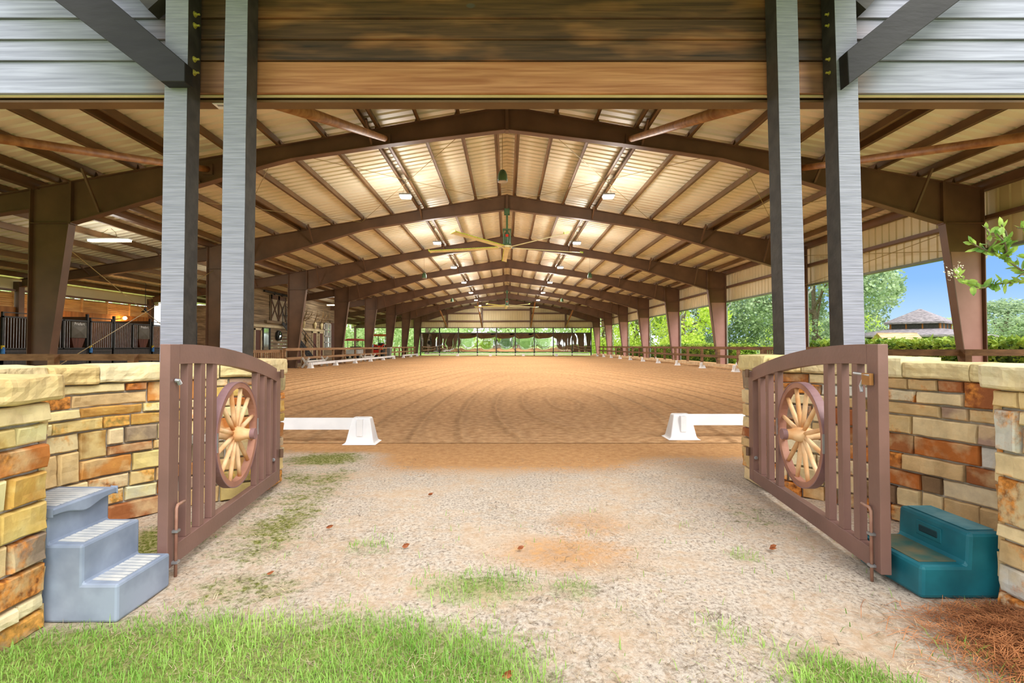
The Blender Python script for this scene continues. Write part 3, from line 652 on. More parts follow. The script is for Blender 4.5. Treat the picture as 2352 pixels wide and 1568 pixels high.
def put_stone(m, path, u0, u1, z0, z1, rg, lichen=0, tones=None):
    w_, h_ = u1 - u0, z1 - z0
    def spread(L, step):
        e = min(.008, L * .2); n_ = max(2, int(L / step)); return [0, e * .35 / L, e / L] + [e / L + (1 - 2 * e / L) * k / n_ for k in range(1, n_)] + [1 - e / L, 1 - e * .35 / L, 1]
    U = spread(w_, .04); Vv = spread(h_, .035); nu, nv = len(U) - 1, len(Vv) - 1
    tone = rg.choice(tones) + rg.uniform(-.03, .03); rust = rg.choice([0, 0, .08, .14, .22, .3]); c = (max(.005, min(.995, tone)), rust, lichen * rg.random() ** 2, 1)
    d0 = rg.uniform(.010, .034); sd = rg.uniform(0, 99)
    b = len(m.v); W_ = nu + 1; ti, tj = rg.uniform(-.008, .008), rg.uniform(-.008, .008)
    for j in range(nv + 1):
        for i in range(W_):
            fu, fv = U[i], Vv[j]
            ed = min(i, nu - i, j, nv - j)
            fall = (.35, .8, 1)[min(ed, 2)]
            k_ = max(0, 1 - min(fu * w_, (1 - fu) * w_, fv * h_, (1 - fv) * h_) / .02)
            u = u0 + w_ * fu + k_ * .006 * noise.noise(Vector((u0 * 9 + fu * w_ * 14, fv * h_ * 14, sd))); z = z0 + h_ * fv + k_ * .006 * noise.noise(Vector((fu * w_ * 14, fv * h_ * 14 + 3, sd + 7)))
            dd = (d0 + .009 * noise.noise(Vector((u * 11 + sd, z * 13, sd))) + .004 * noise.noise(Vector((u * 34 + sd, z * 36, sd))) + ti * (fu - .5) + tj * (fv - .5)) * fall
            q, n = path.at(u); q = q + n * dd
            m.v.append((q.x, q.y, z)); m.c.append(c)
    for j in range(nv):
        for i in range(nu):
            m.f.append((b + j * W_ + i, b + j * W_ + i + 1, b + (j + 1) * W_ + i + 1, b + (j + 1) * W_ + i))
    ring = [i for i in range(W_)] + [j * W_ + nu for j in range(1, nv + 1)] + [nv * W_ + i for i in range(nu - 1, -1, -1)] + [j * W_ for j in range(nv - 1, 0, -1)]
    bb = len(m.v)
    for r_ in ring:
        v = Vector(m.v[b + r_]); q, n = path.at(u0 + w_ * U[r_ % W_]); q = q - n * .02
        m.v.append((q.x, q.y, v.z)); m.c.append(c)
    k = len(ring)
    for i in range(k): m.f.append((b + ring[(i + 1) % k], b + ring[i], bb + i, bb + (i + 1) % k))
def lay_stones(m, path, z0, z1, rg, lichen=0, tones=None):
    z = z0; rows = []
    while z < z1 - .05:
        h = rg.choice([.07, .085, .1, .115, .13])
        if z1 - z - h < .06: h = z1 - z
        rows.append((z, z + h)); z += h
    blocked = [[] for _ in rows]
    gap = .006
    for i, (za, zb) in enumerate(rows):
        u = 0
        while u < path.L - .01:
            hit = [b for b in blocked[i] if b[0] <= u + 1e-4 < b[1]]
            if hit: u = hit[0][1]; continue
            nxt = min([b[0] for b in blocked[i] if b[0] > u] + [path.L])
            w = rg.choice([rg.uniform(.09, .16), rg.uniform(.16, .28), rg.uniform(.25, .46), rg.uniform(.25, .4)])
            if path.L < .8: w = rg.choice([path.L, path.L * .55, path.L * .4])
            if nxt - u - w < .1: w = nxt - u
            ze = zb
            if i + 1 < len(rows) and rg.random() < .16 and w < .36 and rows[i + 1][1] - za < .225:
                ze = rows[i + 1][1]; blocked[i + 1].append((u, u + w))
            put_stone(m, path, u + gap, u + w - gap, za + gap, ze - gap, rg, lichen, tones)
            u += w
def cap_stone(path, u0, u1, z0, z1, din, dout, rg, parent):
    m = MB(); nu = max(6, int((u1 - u0) / .025)); hz = z1 - z0; sec = [(-din * .2, z0 - .004), (dout - .02, z0), (dout - .004, z0 + .006)] + [(dout + .0015 * math.sin(k * 2), z0 + hz * k / 6) for k in range(1, 6)] + [(dout - .005, z1 - .006), (dout - .02, z1), (dout - .06, z1 + .003), (dout - .12, z1 + .005), (-din * .5, z1 + .006), (-din, z1 - .005), (-din, z0)]
    k = len(sec); sd = rg.uniform(0, 99); c = (rg.choice([.02, .05, .1, .17, .2, .88]), rg.choice([0, 0, .05, .1]), rg.uniform(0, .5), 1)
    for i in range(nu + 1):
        f = i / nu; u = u0 + (u1 - u0) * f; q, n = path.at(u); sh = 1 if 0 < i < nu else .8
        for (d, z) in sec:
            w = .012 * noise.noise(Vector((u * 8, z * 12 + d * 5, sd))) + .007 * noise.noise(Vector((u * 25, z * 30 + d * 9, sd))); zz = z + .008 * noise.noise(Vector((u * 7, d * 7, sd + 5)))
            p = q + n * (d * sh + w); m.v.append((p.x, p.y, zz)); m.c.append(c)
    m.f = [(i * k + (j + 1) % k, i * k + j, (i + 1) * k + j, (i + 1) * k + (j + 1) % k) for i in range(nu) for j in range(k)] + [tuple(range(k)), tuple(range((nu + 1) * k - 1, nu * k - 1, -1))]
    return m.build('cap_stone', stonem, parent, smooth=False, tone=True)
def stone_wall(s, endx, y_end0, y_end1, arc, pier_x, pier_y, ztop, label, seed, lichen, tones):
    rg = random.Random(seed); zc = ztop - .125
    t = thing('stone_wall', (endx, (y_end0 + y_end1) / 2, 0), label, 'wall', 'stone entrance walls')
    arc_s = smooth_path(arc, 8)
    pa = Path(arc_s, 1 if s < 0 else -1); pe = Path([(endx, y_end1), (endx, y_end0)], 1 if s < 0 else -1); pp = Path([(pier_x, pier_y), (pier_x, 1.15)], 1 if s < 0 else -1)
    pn = Path([arc[-1], (pier_x, pier_y)], 1 if s < 0 else -1)
    # orientation check: normals must point into the entrance niche
    core = MB()
    back = []
    for i, u in enumerate([pa.L * k / 24 for k in range(25)]):
        q, n = pa.at(u); back.append((q - n * .40))
    front = []
    for u in [pa.L * k / 24 for k in range(25)]:
        q, n = pa.at(u); front.append(q - n * .012)
    ring = [Vector((endx - (-s) * -.0 + s * .012, y_end1)), Vector((endx + s * .012, y_end0))] + front + back[::-1] + [Vector((endx + s * .55, y_end1))]
    vs = [(p.x, p.y, 0) for p in ring] + [(p.x, p.y, zc) for p in ring]; n = len(ring)
    # strips instead of one big concave ngon
    for i in range(24):
        a, b, c, d = front[i], front[i + 1], back[i + 1], back[i]
        core.add([(a.x, a.y, 0), (b.x, b.y, 0), (c.x, c.y, 0), (d.x, d.y, 0), (a.x, a.y, zc), (b.x, b.y, zc), (c.x, c.y, zc), (d.x, d.y, zc)],
                 [(4, 5, 6, 7), (0, 1, 5, 4), (2, 3, 7, 6)] + ([(3, 0, 4, 7)] if i == 0 else []))
    xo = endx + s * .012; xi = endx + s * .55
    core.box(min(xo, xi), max(xo, xi), y_end0 + .012, y_end1, 0, zc)
    px0 = pier_x + s * .012; px1 = pier_x + s * .75
    core.box(min(px0, px1), max(px0, px1), 1.15, pier_y - .012, 0, ztop - .11)
    core.box(min(px1, arc[-1][0] + s * .4), max(px1, arc[-1][0] + s * .4), 1.6, arc[-1][1] + .05, 0, zc)
    core.build('mortar_core', mortar, t)
    m = MB(); lay_stones(m, pa, 0, zc, rg, lichen, tones); m.build('stone_face', stonem, t, tone=True)
    m = MB(); lay_stones(m, pe, 0, zc, rg, lichen, tones); m.build('end_face', stonem, t, tone=True)
    pf_ = Path([(pier_x + s * .01, 1.15), (pier_x + s * .75, 1.15)], -1 if s < 0 else 1) if s < 0 else Path([(pier_x + .01, 1.15), (pier_x + .75, 1.15)], -1)
    if pf_.at(.1)[1].y > 0: pf_.side *= -1
    m = MB(); lay_stones(m, pf_, 0, ztop - .11, rg, lichen, tones); lay_stones(m, pp, 0, ztop - .11, rg, lichen, tones); lay_stones(m, pn, 0, ztop - .11, rg, lichen, tones); m.build('pier_face', stonem, t, tone=True)
    # caps
    u = -.02
    while u < pa.L - .05:
        w = rg.uniform(.26, .5)
        if pa.L - u - w < .2: w = pa.L - u
        cap_stone(pa, u + .004, u + w - .004, zc + rg.uniform(-.006, .006), ztop + rg.uniform(-.018, .012), .42, .045, rg, t); u += w
    cap_stone(Path([(endx, y_end1 + .03), (endx, y_end0 + .02)], 1 if s < 0 else -1), 0, y_end1 - y_end0 + .01, zc, ztop + .01, .5, .04, rg, t)
    for ya, yb in ((pier_y + .04, pier_y - .4), (pier_y - .41, pier_y - .85), (pier_y - .86, 1.11)):
        cap_stone(Path([(pier_x, ya), (pier_x, yb)], 1 if s < 0 else -1), 0, ya - yb, ztop - .11, ztop + .0, .7, .06, rg, t)
    return t
stone_wall(-1, -2.0, 4.17, 4.62, [(-2.0, 4.17), (-2.28, 4.0), (-2.54, 3.74), (-2.74, 3.4), (-2.80, 3.0), (-2.72, 2.65), (-2.5, 2.26)], -1.99, 2.24, 1.075, 'curved stone wall on the left with cream cap stones, grey mounting block against it', 5, .75, [.05, .1, .2, .22, .33, .45, .45, .55, .62, .7, .72, .8, .9, .04])
stone_wall(1, 2.16, 4.28, 4.74, [(2.16, 4.28), (2.36, 4.14), (2.58, 3.82), (2.72, 3.48), (2.84, 3.1), (2.88, 2.8), (2.78, 2.45)], 2.29, 2.43, 1.11, 'curved stone wall on the right with cream cap stones, teal mounting block against it', 11, .12, [.05, .1, .1, .2, .22, .25, .8, .9, .9, .35, .45, .55, .62, .72, .97])

# ------------------------------------------------------------------ wagon wheel gates
def gate(A, B, side, L, bars, z0, label):
    A = Vector((A[0], A[1], 0)); d = (Vector((B[0], B[1], 0)) - A).normalized(); w = Vector((side * d.y, -side * d.x, 0))   # w points away from the opening
    if w.x * side < 0: w = -w
    zv = Vector((0, 0, 1)); th = .05
    t = thing('garden_gate', A, label, 'gate', 'wagon wheel gates')
    P = lambda u, v, z: A + d * u + w * v + zv * z
    zt = lambda u: .985 + .225 * (1 - max(0, (u - .1) / (L - .1)) ** 2)
    MB().obox(A, d, w, zv, (0, .1, 0, th, z0, 1.21)).build('stile', gatem, t, bevel=.003)
    MB().obox(A, d, w, zv, (L - .1, L, 0, th, z0, zt(L) + .0)).build('stile', gatem, t, bevel=.003)
    MB().obox(A, d, w, zv, (.1, L - .1, 0, th, z0, z0 + .1)).build('bottom_rail', gatem, t, bevel=.003)
    m = MB(); N = 20; vs = []
    for i in range(N + 1):
        u = .1 + (L - .2) * i / N; z = zt(u)
        vs += [P(u, 0, z - .105), P(u, th, z - .105), P(u, th, z), P(u, 0, z)]
    m.add(vs, [(i * 4 + k, i * 4 + (k + 1) % 4, i * 4 + 4 + (k + 1) % 4, i * 4 + 4 + k) for i in range(N) for k in range(4)] + [(3, 2, 1, 0), (N * 4, N * 4 + 1, N * 4 + 2, N * 4 + 3)])
    m.build('arched_top_rail', gatem, t)
    for u in bars:
        MB().obox(A, d, w, zv, (u, u + .055, .004, th - .004, z0 + .1, zt(u + .03) - .1)).build('bar', gatem, t, bevel=.003)
    # wheel
    uc = (bars[2] + .055 + bars[3]) / 2; rw = (bars[3] - bars[2] - .055) / 2; zc = .6; vc = th / 2
    C = P(uc, vc, zc)
    ry = .355
    wm = pm('wheel_wood', (206, 148, 92), (234, 200, 156), 6, .7, .2) if 'wheel_wood' not in bpy.data.materials else bpy.data.materials['wheel_wood']
    rimm = pm('wheel_rim', (146, 100, 84), (170, 122, 100), 5, .65, .1) if 'wheel_rim' not in bpy.data.materials else bpy.data.materials['wheel_rim']
    tym = pm('wheel_tyre', (124, 92, 94), (142, 108, 108), 5, .5) if 'wheel_tyre' not in bpy.data.materials else bpy.data.materials['wheel_tyre']
    def ring(ri, ro, h0, h1, mat, name, par, n=56):
        q = MB(); vs = []
        for k in range(n):
            a_ = 2 * math.pi * k / n
            for (r_, h) in ((ri, h0), (ro, h0), (ro, h1), (ri, h1)):
                p = C + d * (r_ * math.cos(a_)) + zv * (r_ * math.sin(a_)) + w * h; vs.append(p)
        q.add(vs, [(k * 4 + j, k * 4 + (j + 1) % 4, ((k + 1) % n) * 4 + (j + 1) % 4, ((k + 1) % n) * 4 + j) for k in range(n) for j in range(4)])
        return q.build(name, mat, par)
    wh = ring(ry - .04, ry - .007, -.024, .024, rimm, 'wagon_wheel', t)
    wh['label'] = 'wooden spoked wagon wheel set in the gate'
    ring(ry - .007, ry, -.026, .026, tym, 'iron_tyre', wh)
    q = MB(); q.lathe(C - w * .13, [(.02, 0), (.033, .001), (.034, .03), (.036, .06), (.046, .085), (.054, .13), (.046, .175), (.036, .20), (.034, .23), (.033, .259), (.02, .26)], 20, w); q.build('hub', wm, wh, smooth=True)
    for h in (-.132, .105): q = MB(); q.lathe(C + w * h, [(.037, 0), (.037, .03)], 20, w); q.build('hub_band', tym, wh)
    for k in range(12):
        a_ = 2 * math.pi * (k + .5) / 12; v = d * math.cos(a_) + zv * math.sin(a_)
        q = MB(); q.tube([C + v * .05, C + v * .12, C + v * .22, C + v * (ry - .038)], [.012, .016, .015, .013], 8); q.build('spoke', wm, wh, smooth=True)
    # brackets, drop bolt, latch, hinges
    for u in (bars[2] + .05, bars[3] - .005):
        MB().obox(A, d, w, zv, (u, u + .012, -.006, th + .004, .54, .66)).build('wheel_bracket', galv, t)
    q = MB(); bu, bv = .055, -.014
    q.tube([P(bu + .085, bv, .37), P(bu + .012, bv, .37), P(bu, bv, .355), P(bu, bv, .0)], .008, 8); q.build('drop_bolt', pm('bolt_rust', (136, 96, 82), (168, 128, 108), 9, .5) if 'bolt_rust' not in bpy.data.materials else bpy.data.materials['bolt_rust'], t, smooth=True)
    for z in (.24, .08): MB().obox(A, d, w, zv, (bu - .016, bu + .016, -.028, .002, z - .006, z + .006)).build('bolt_keeper', galv, t)
    for z in (.95, .28): MB().tube([P(L - .03, -.02, z - .02), P(L - .03, -.02, z + .05)], .016, 10).build('hinge', steel, t)
    for z in (.95, .26): q = MB(); q.lathe(P(L - .115, .015, z), [(.012, 0), (.016, .008), (.01, .016)], 10, -d); q.build('hinge_nut', galv, t)
    return t, P
gt, P = gate((-1.728, 2.66), (-1.93, 4.42), -1, 1.78, [.195, .35, .505, 1.245, 1.40, 1.55], .06, 'brown arched gate on the left with a wagon wheel, folded back against the stone wall')
q = MB(); q.tube([P(.05, -.004, 1.02), P(.05, -.016, 1.02), P(.06, -.02, 1.0)], .012, 8); q.build('latch_stub', galv, gt)
gt, P = gate((1.873, 2.62), (2.105, 4.58), 1, 1.9, [.2, .36, .52, 1.28, 1.46, 1.63], .055, 'brown arched gate on the right with a wagon wheel and a rusty latch')
q = MB(); q.obox(P(0, 0, 0), (0, 1, 0), (-1, 0, 0), (0, 0, 1), (.03, .09, .002, .022, 1.0, 1.06)); q.build('latch_body', rustpipe, gt)
q = MB(); q.tube([P(.03, -.02, 1.05), P(.16, -.03, 1.055)], .008, 8); q.tube([P(.09, -.02, 1.03), P(.11, -.025, .99), P(.1, -.025, .96)], .008, 8); q.build('latch_lever', galv, gt)

# ------------------------------------------------------------------ mounting blocks
def grey_block():
    gm = pm('grey_plastic', (120, 132, 152), (150, 162, 182), 5, .5, .05, c3=(134, 146, 166)); gs = pm('grey_tread', (176, 180, 184), (206, 206, 202), 14, .7)
    x0, y0, y1 = -1.690, 2.272, 2.625
    t = thing('mounting_block', (x0 - .3, 2.45, 0), 'grey plastic three step mounting block in front of the left stone wall', 'mounting block')
    pf = [(x0, 0), (x0, .165), (x0 - .155, .165), (x0 - .155, .335), (x0 - .31, .335), (x0 - .31, .462), (x0 - .56, .462), (x0 - .56, 0)]
    m = MB(); m.prism(pf[::-1], y0, y1); m.build('body', gm, t, bevel=.012)
    # top step lip with the wavy apron
    vs = []; N = 24
    for i in range(N + 1):
        y = y0 - .0105 + (y1 - y0 + .021) * i / N; f = i / N
        drop = .03 + .028 * math.exp(-((f - .5) / .2) ** 2)
        vs += [(x0 - .281, y, .4905), (x0 - .281, y, .492 - drop), (x0 - .309, y, .492 - drop), (x0 - .309, y, .4905)]
    m = MB().add(vs, [(i * 4 + k, i * 4 + (k + 1) % 4, i * 4 + 4 + (k + 1) % 4, i * 4 + 4 + k) for i in range(N) for k in range(4)] + [(0, 1, 2, 3), (N * 4 + 3, N * 4 + 2, N * 4 + 1, N * 4)])
    m.box(x0 - .57, x0 - .285, y0 - .008, y1 + .008, .462, .492); m.build('top_tread', gm, t, bevel=.005)
    for zz, xa, xb in ((.165, x0 - .145, x0 - .02), (.335, x0 - .30, x0 - .175), (.492, x0 - .54, x0 - .305)):
        m = MB(); N = 9
        for i in range(N):
            ya = y0 + .035 + (y1 - y0 - .07) * i / N; w_ = (y1 - y0 - .07) / N * .72
            m.add([(xa, ya + .01, zz + .0005), (xb, ya, zz + .0005), (xb, ya + w_, zz + .0005), (xa, ya + w_ + .01, zz + .0005), (xa, ya + .01, zz + .003), (xb, ya, zz + .003), (xb, ya + w_, zz + .003), (xa, ya + w_ + .01, zz + .003)],
                  [(4, 5, 6, 7), (0, 1, 5, 4), (1, 2, 6, 5), (2, 3, 7, 6), (3, 0, 4, 7)])
        m.build('tread_pad', gs, t)
grey_block()
def teal_block():
    tm = pm('teal_plastic', (18, 92, 106), (34, 122, 136), 4, .45, .05, c3=(26, 106, 120)); td = pm('muddy_tread', (52, 92, 84), (112, 104, 76), 8, .7, .1)
    x0, y0, y1 = 1.965, 2.485, 2.93
    t = thing('mounting_block', (2.2, 2.7, 0), 'teal plastic two step mounting block beside the right stone wall', 'mounting block')
    N = 1
    pf = [(x0, 0), (x0 + .005, .155), (x0 + .225, .155), (x0 + .235, .31), (x0 + .40, .312), (x0 + .41, 0)]
    m = MB()
    m.prism(pf, y0, y1)
    m.build('body', tm, t, bevel=.018)
    m = MB().box(x0 + .03, x0 + .222, y0 + .05, y1 - .03, .1555, .158); m.build('lower_tread', td, t)
    m = MB().box(x0 + .26, x0 + .39, y0 + .04, y1 - .03, .3125, .315); m.build('upper_tread', pm('scuffed_teal', (62, 122, 134), (106, 150, 156), 8, .7, .1), t)
    # moulded hand hole in the riser
    m = MB(); m.obox((x0 + .2275, y0 + .17, .215), (0, 1, 0), (-1, 0, .06), (0, 0, 1), (0, .13, -.02, .004, 0, .045)); m.build('hand_hole', pm('hole_dark', (16, 52, 60), (22, 60, 68), 4, .7), t, bevel=.01)
    m = MB(); m.obox((x0 + .2275, y0 + .155, .2), (0, 1, 0), (-1, 0, .06), (0, 0, 1), (0, .16, -.005, .002, 0, .075)); m.build('hole_surround', tm, t, bevel=.008)
teal_block()

# ------------------------------------------------------------------ arena boards and their cones
def board_root(label, group, mat=None, L=4.0):
    t = thing('arena_board', (0, 0, 0), label, 'board', group)
    MB().box(-L / 2, L / 2, -.016, .016, .17, .315).build('plank', mat or white, t, bevel=.004)
    MB().box(-L / 2, -L / 2 + .05, -.02, .02, .16, .32).box(L / 2 - .05, L / 2, -.02, .02, .16, .32).build('end_clip', mat or white, t)
    return t
def cone_root(label, group):
    t = thing('board_cone', (0, 0, 0), label, 'cone', group)
    m = MB(); vs = []
    prof = [(.21, .17, 0), (.175, .13, .018), (.165, .12, .05), (.115, .07, .30), (.105, .06, .318)]
    for (hx, hy, z) in prof: vs += [(-hx, -hy, z), (hx, -hy, z), (hx, hy, z), (-hx, hy, z)]
    m.add(vs, [(i * 4 + k, i * 4 + (k + 1) % 4, i * 4 + 4 + (k + 1) % 4, i * 4 + 4 + k) for i in range(4) for k in range(4)] + [(3, 2, 1, 0), (16, 17, 18, 19)])
    m.build('shell', white, t, bevel=.012)
    MB().box(-.035, .035, -.125, .125, .1, .3).build('slot_rib', white, t)
    return t
used = [False, False]
b0 = board_root('white arena board behind the left gate, ending at the entrance gap', 'white boards across the entrance')
b0.location = (-3.84, 6.42, 0)
c0 = cone_root('white cone base at the inner end of the left entrance board', 'white cone bases at the entrance'); c0.location = (-1.80, 6.47, 0)
b1 = dup(b0, (4.28, 6.78, 0), 'white arena board behind the right gate, ending at the entrance gap')
c1 = dup(c0, (2.27, 6.80, 0), 'white cone base at the inner end of the right entrance board')
# side rows: the boards turned along the arena
bw = board_root('x', 'white boards in the left row'); bw.location = (-10.6, 30.05, 0); bw.rotation_euler = (0, 0, R(90))
LY = [28, 32.1, 36.2, 40.3, 44.4, 48.5]
bw['label'] = 'white arena board nearest the entrance in the left row'
for i in range(1, 5): dup(bw, (-10.6, 30.05 + 4.1 * i, 0), f'white arena board, {ORD[i]} from the entrance in the left row')
for i, y in enumerate((55.1, 59.2)): dup(bw, (-10.6, y, 0), 'white arena board just past the gap in the left row' if i == 0 else 'last white arena board of the left row by the far corner')
cw = dup(c0, (-10.6, 28, 0), 'white cone base at the near end of the left row of boards', 'white cone bases of the left row', R(90))
for i in range(1, 6): dup(cw, (-10.6, 28 + 4.1 * i, 0), f'white cone base, {ORD[i]} from the entrance in the left row')
for i, y in enumerate((53.05, 57.15, 61.2)): dup(cw, (-10.6, y, 0), f'white cone base, {ORD[i]} beyond the gap in the left row')
br = board_root('dusty tan arena board nearest the entrance in the right row', 'dusty boards in the right row', creamw); br.location = (10.62, 22.05, .0); br.rotation_euler = (0, 0, R(90))
for i in range(1, 10): dup(br, (10.62, 22.05 + 4.1 * i, 0), f'dusty tan arena board, {ORD[i]} from the entrance in the right row')
for i in range(0, 11): dup(cw, (10.62, 20.0 + 4.1 * i, 0), ('white cone base nearest the entrance in the right row' if i == 0 else f'white cone base, {ORD[i]} from the entrance in the right row'), 'white cone bases of the right row')
bf = dup(b0, (-8.0, 63.0, 0), 'leftmost white arena board below the far mirrors', 'white boards below the mirrors')
for i, x in enumerate((-4, 0, 4, 8)): dup(bf, (x, 63.0, 0), ('rightmost' if i == 3 else ORD[i + 1] + ' from left') + ' white arena board below the far mirrors')
for i, x in enumerate((-6, -2, 2, 6)): dup(c0, (x, 63.0, 0), f'{ORD[i]} from left white cone base below the far mirrors', 'white cone bases below the mirrors')
# upright marker cones outside the right row
mk = thing('marker_cone', (11.05, 25.0, .13), 'white marker cone nearest the entrance by the right fence', 'cone', 'white marker cones by the right fence')
MB().lathe((11.05, 25, .13), [(.09, 0), (.09, .02), (.06, .03), (.02, .28), (.012, .285)], 14).build('shell', white, mk, smooth=False)
dup(mk, (11.05, 38.5, .13), 'white marker cone farther along the right fence')

# ------------------------------------------------------------------ fences
def fence(name, pts, label, z0, ztop, rails, step, mat, post_w=.11, pickets=False, group='wooden arena fences'):
    t = thing(name, (pts[0][0], pts[0][1], z0), label, 'fence', group)
    for (p, q) in zip(pts, pts[1:]):
        p = Vector((p[0], p[1], 0)); q = Vector((q[0], q[1], 0)); d = (q - p); L = d.length; d.normalize(); w = Vector((d.y, -d.x, 0)); n = max(1, round(L / step))
        for i in range(n + 1):
            u = L * i / n
            MB().obox(p, d, w, (0, 0, 1), (u - post_w / 2, u + post_w / 2, -post_w / 2, post_w / 2, z0, ztop - .004)).build('post', mat, t)
        for zc in rails:
            MB().obox(p, d, w, (0, 0, 1), (-.05, L + .05, post_w / 2, post_w / 2 + .04, zc - .07, zc + .07)).build('rail', mat, t)
        if pickets:
            k = int(L / .19)
            for i in range(k):
                u = .1 + i * .19
                MB().obox(p, d, w, (0, 0, 1), (u, u + .07, -.02, .02, z0 + .08, ztop - .13)).build('picket', mat, t)
    return t
fence('arena_fence', [(-11.3, 26.3), (-11.3, 48.4)], 'long tan plank fence along the left side, from the corner post to the grey bin', 0, 1.10, (1.03, .55), 2.4, railw, .12)
fence('arena_fence', [(-11.3, 49.9), (-11.3, 63.4)], 'tan plank fence on the left side beyond the grey bin', 0, 1.12, (1.05, .6), 2.25, railw, .12)
fence('arena_fence', [(11.27, 63.0), (11.27, 22.9)], 'long dark plank fence along the right side in front of the hedge', .16, 1.17, (1.10, .66), 2.36, darkrail, .13)
fence('picket_gate', [(-11.3, 26.0), (-11.45, 23.0)], 'weathered picket panel left of the long left fence', 0, 1.02, (.95, .15), 3.0, railw, .1, True)
fence('picket_gate', [(11.2, 22.5), (11.2, 18.2)], 'dark picket panel at the near end of the right fence', .1, 1.16, (1.1, .3), 2.1, darkrail, .1, True)
fence('arena_fence', [(-6.25, 11.0), (-11.3, 11.0)], 'tan plank fence in front of the stalls, above the left stone wall', 0, 1.03, (.96, .5), 1.67, railw, .14)
fence('arena_fence', [(11.4, 11.0), (6.4, 11.0)], 'brown plank fence above the right stone wall with hedge behind', 0, 1.13, (1.06, .6), 1.67, darkrail, .14)

# ------------------------------------------------------------------ lamps, fans, speakers
def lamp(o, kind, energy, loc, par, color=(1, .97, .92), size=.3, name='lamp_light', rot=(0, 0, 0)):
    d_ = bpy.data.lights.new(name, kind); d_.energy = energy; d_.color = color
    if kind == 'AREA': d_.shape = 'DISK'; d_.size = size
    else: d_.shadow_soft_size = size
    l_ = bpy.data.objects.new(name, d_); col.objects.link(l_); l_.parent = par; l_.location = loc; l_.rotation_euler = rot
    return l_
hb = thing('high_bay_light', (-3.3, 16.76, 6.1), 'x', 'lamp', 'high bay lamps under the arena roof')
M_ = MB().box(-3.46, -3.14, 16.64, 16.88, 6.02, 6.08); M_.build('lens', bayglow, hb)
MB().box(-3.49, -3.11, 16.61, 16.91, 6.08, 6.14).build('housing', galv, hb)
MB().tube([(-3.4, 16.76, 6.14), (-3.33, 16.76, 6.4), (-3.30, 16.76, 6.62)], .006, 5).tube([(-3.2, 16.76, 6.14), (-3.27, 16.76, 6.4), (-3.30, 16.76, 6.62)], .006, 5).build('hanging_wire', rodm, hb)
lamp(hb, 'AREA', 150, (0, 0, -.1), hb, size=.35)
lamp(hb, 'POINT', 110, (0, 0, -.6), hb, size=.3)  # extra fill light added below the fixture to lift the roof
hb['label'] = 'bright high bay lamp nearest the entrance, left of the roof peak'
k = 0
for i in range(7):
    for s in (-1, 1):
        if (i == 0 and s < 0) or (i == 6 and s > 0): continue
        side = 'left' if s < 0 else 'right'
        lb = f'bright high bay lamp nearest the entrance, right of the roof peak' if i == 0 else f'bright high bay lamp, {ORD[i]} from the entrance, {side} of the roof peak'
        dup(hb, (s * 3.3, 16.76 + 7.62 * i, 6.1), lb)
def fan(y, label):
    t = thing('ceiling_fan', (0, y, 5.0), label, 'fan', 'large ceiling fans')
    zt = 6.62
    MB().box(-.09, .09, y - .06, y + .06, 6.44, zt + .02).box(-.11, .11, y + .05, y + .07, 6.4, zt + .06).build('mount_bracket', greenm, t)
    MB().box(-.04, .04, y - .04, y + .04, 5.7, 6.44).build('drop_tube', greenm, t)
    m = MB()
    for sx_ in (-.14, .14):
        for sy_ in (-.12, .12): m.box(sx_ - .018, sx_ + .018, y + sy_ - .018, y + sy_ + .018, 5.18, 5.8)
    m.box(-.17, .17, y - .15, y + .15, 5.78, 5.82).box(-.17, .17, y - .15, y + .15, 5.2, 5.24); m.build('motor_frame', greenm, t)
    MB().lathe((0, y, 5.22), [(.1, 0), (.12, .05), (.12, .4), (.08, .48)], 14).build('motor', greenm, t)
    MB().box(-.055, .055, y - .155, y - .152, 5.5, 5.6).build('warning_label', red, t)
    MB().lathe((0, y, 5.06), [(.16, 0), (.2, .03), (.2, .1), (.12, .13)], 16).build('hub', bladem, t)
    for k in range(5):
        an = R(92 + 72 * k); d_ = Vector((math.cos(an), math.sin(an), 0)); w_ = Vector((-d_.y, d_.x, 0)); up = Vector((0, 0, 1))
        w2 = (w_ * math.cos(R(14)) + up * math.sin(R(14))); n2 = d_.cross(w2)
        o = Vector((0, y, 5.10))
        b = MB().obox(o, d_, w2, n2, (.28, 3.3, -.09, .09, -.012, .012)).build('blade', bladem, t)
        q = MB()
        for j in range(34): u = .35 + j * .086; q.obox(o, d_, w2, n2, (u, u + .062, .09, .118, -.014, .014))
        q.obox(o, d_, w2, n2, (3.3, 3.34, -.1, .13, -.015, .05)); q.build('blade_edge', bladet, b)
        MB().obox(o, d_, w2, n2, (.1, .34, -.03, .03, -.02, .02)).build('blade_arm', galv, t)
    return t
f0 = fan(20.45, 'large five blade ceiling fan hanging from the second frame'); dup(f0, (0, 50.8, 5.0), 'small looking five blade ceiling fan far down the arena')
sp0 = thing('hanging_speaker', (-.12, 14.0, 5.7), 'green bell shaped speaker hanging below the roof peak near the entrance', 'speaker', 'green bell speakers')
MB().lathe((-.12, 14, 5.66), [(.09, 0), (.135, .02), (.14, .07), (.125, .2), (.09, .29), (.05, .33)], 18).build('shell', greenm, sp0, smooth=True)
MB().lathe((-.12, 14, 5.655), [(.12, 0), (.138, .012), (.138, .02)], 18).build('grille_ring', galv, sp0)
MB().tube([(-.12, 14, 5.98), (-.12, 14, 7.2)], .006, 5).build('hanging_wire', rodm, sp0)
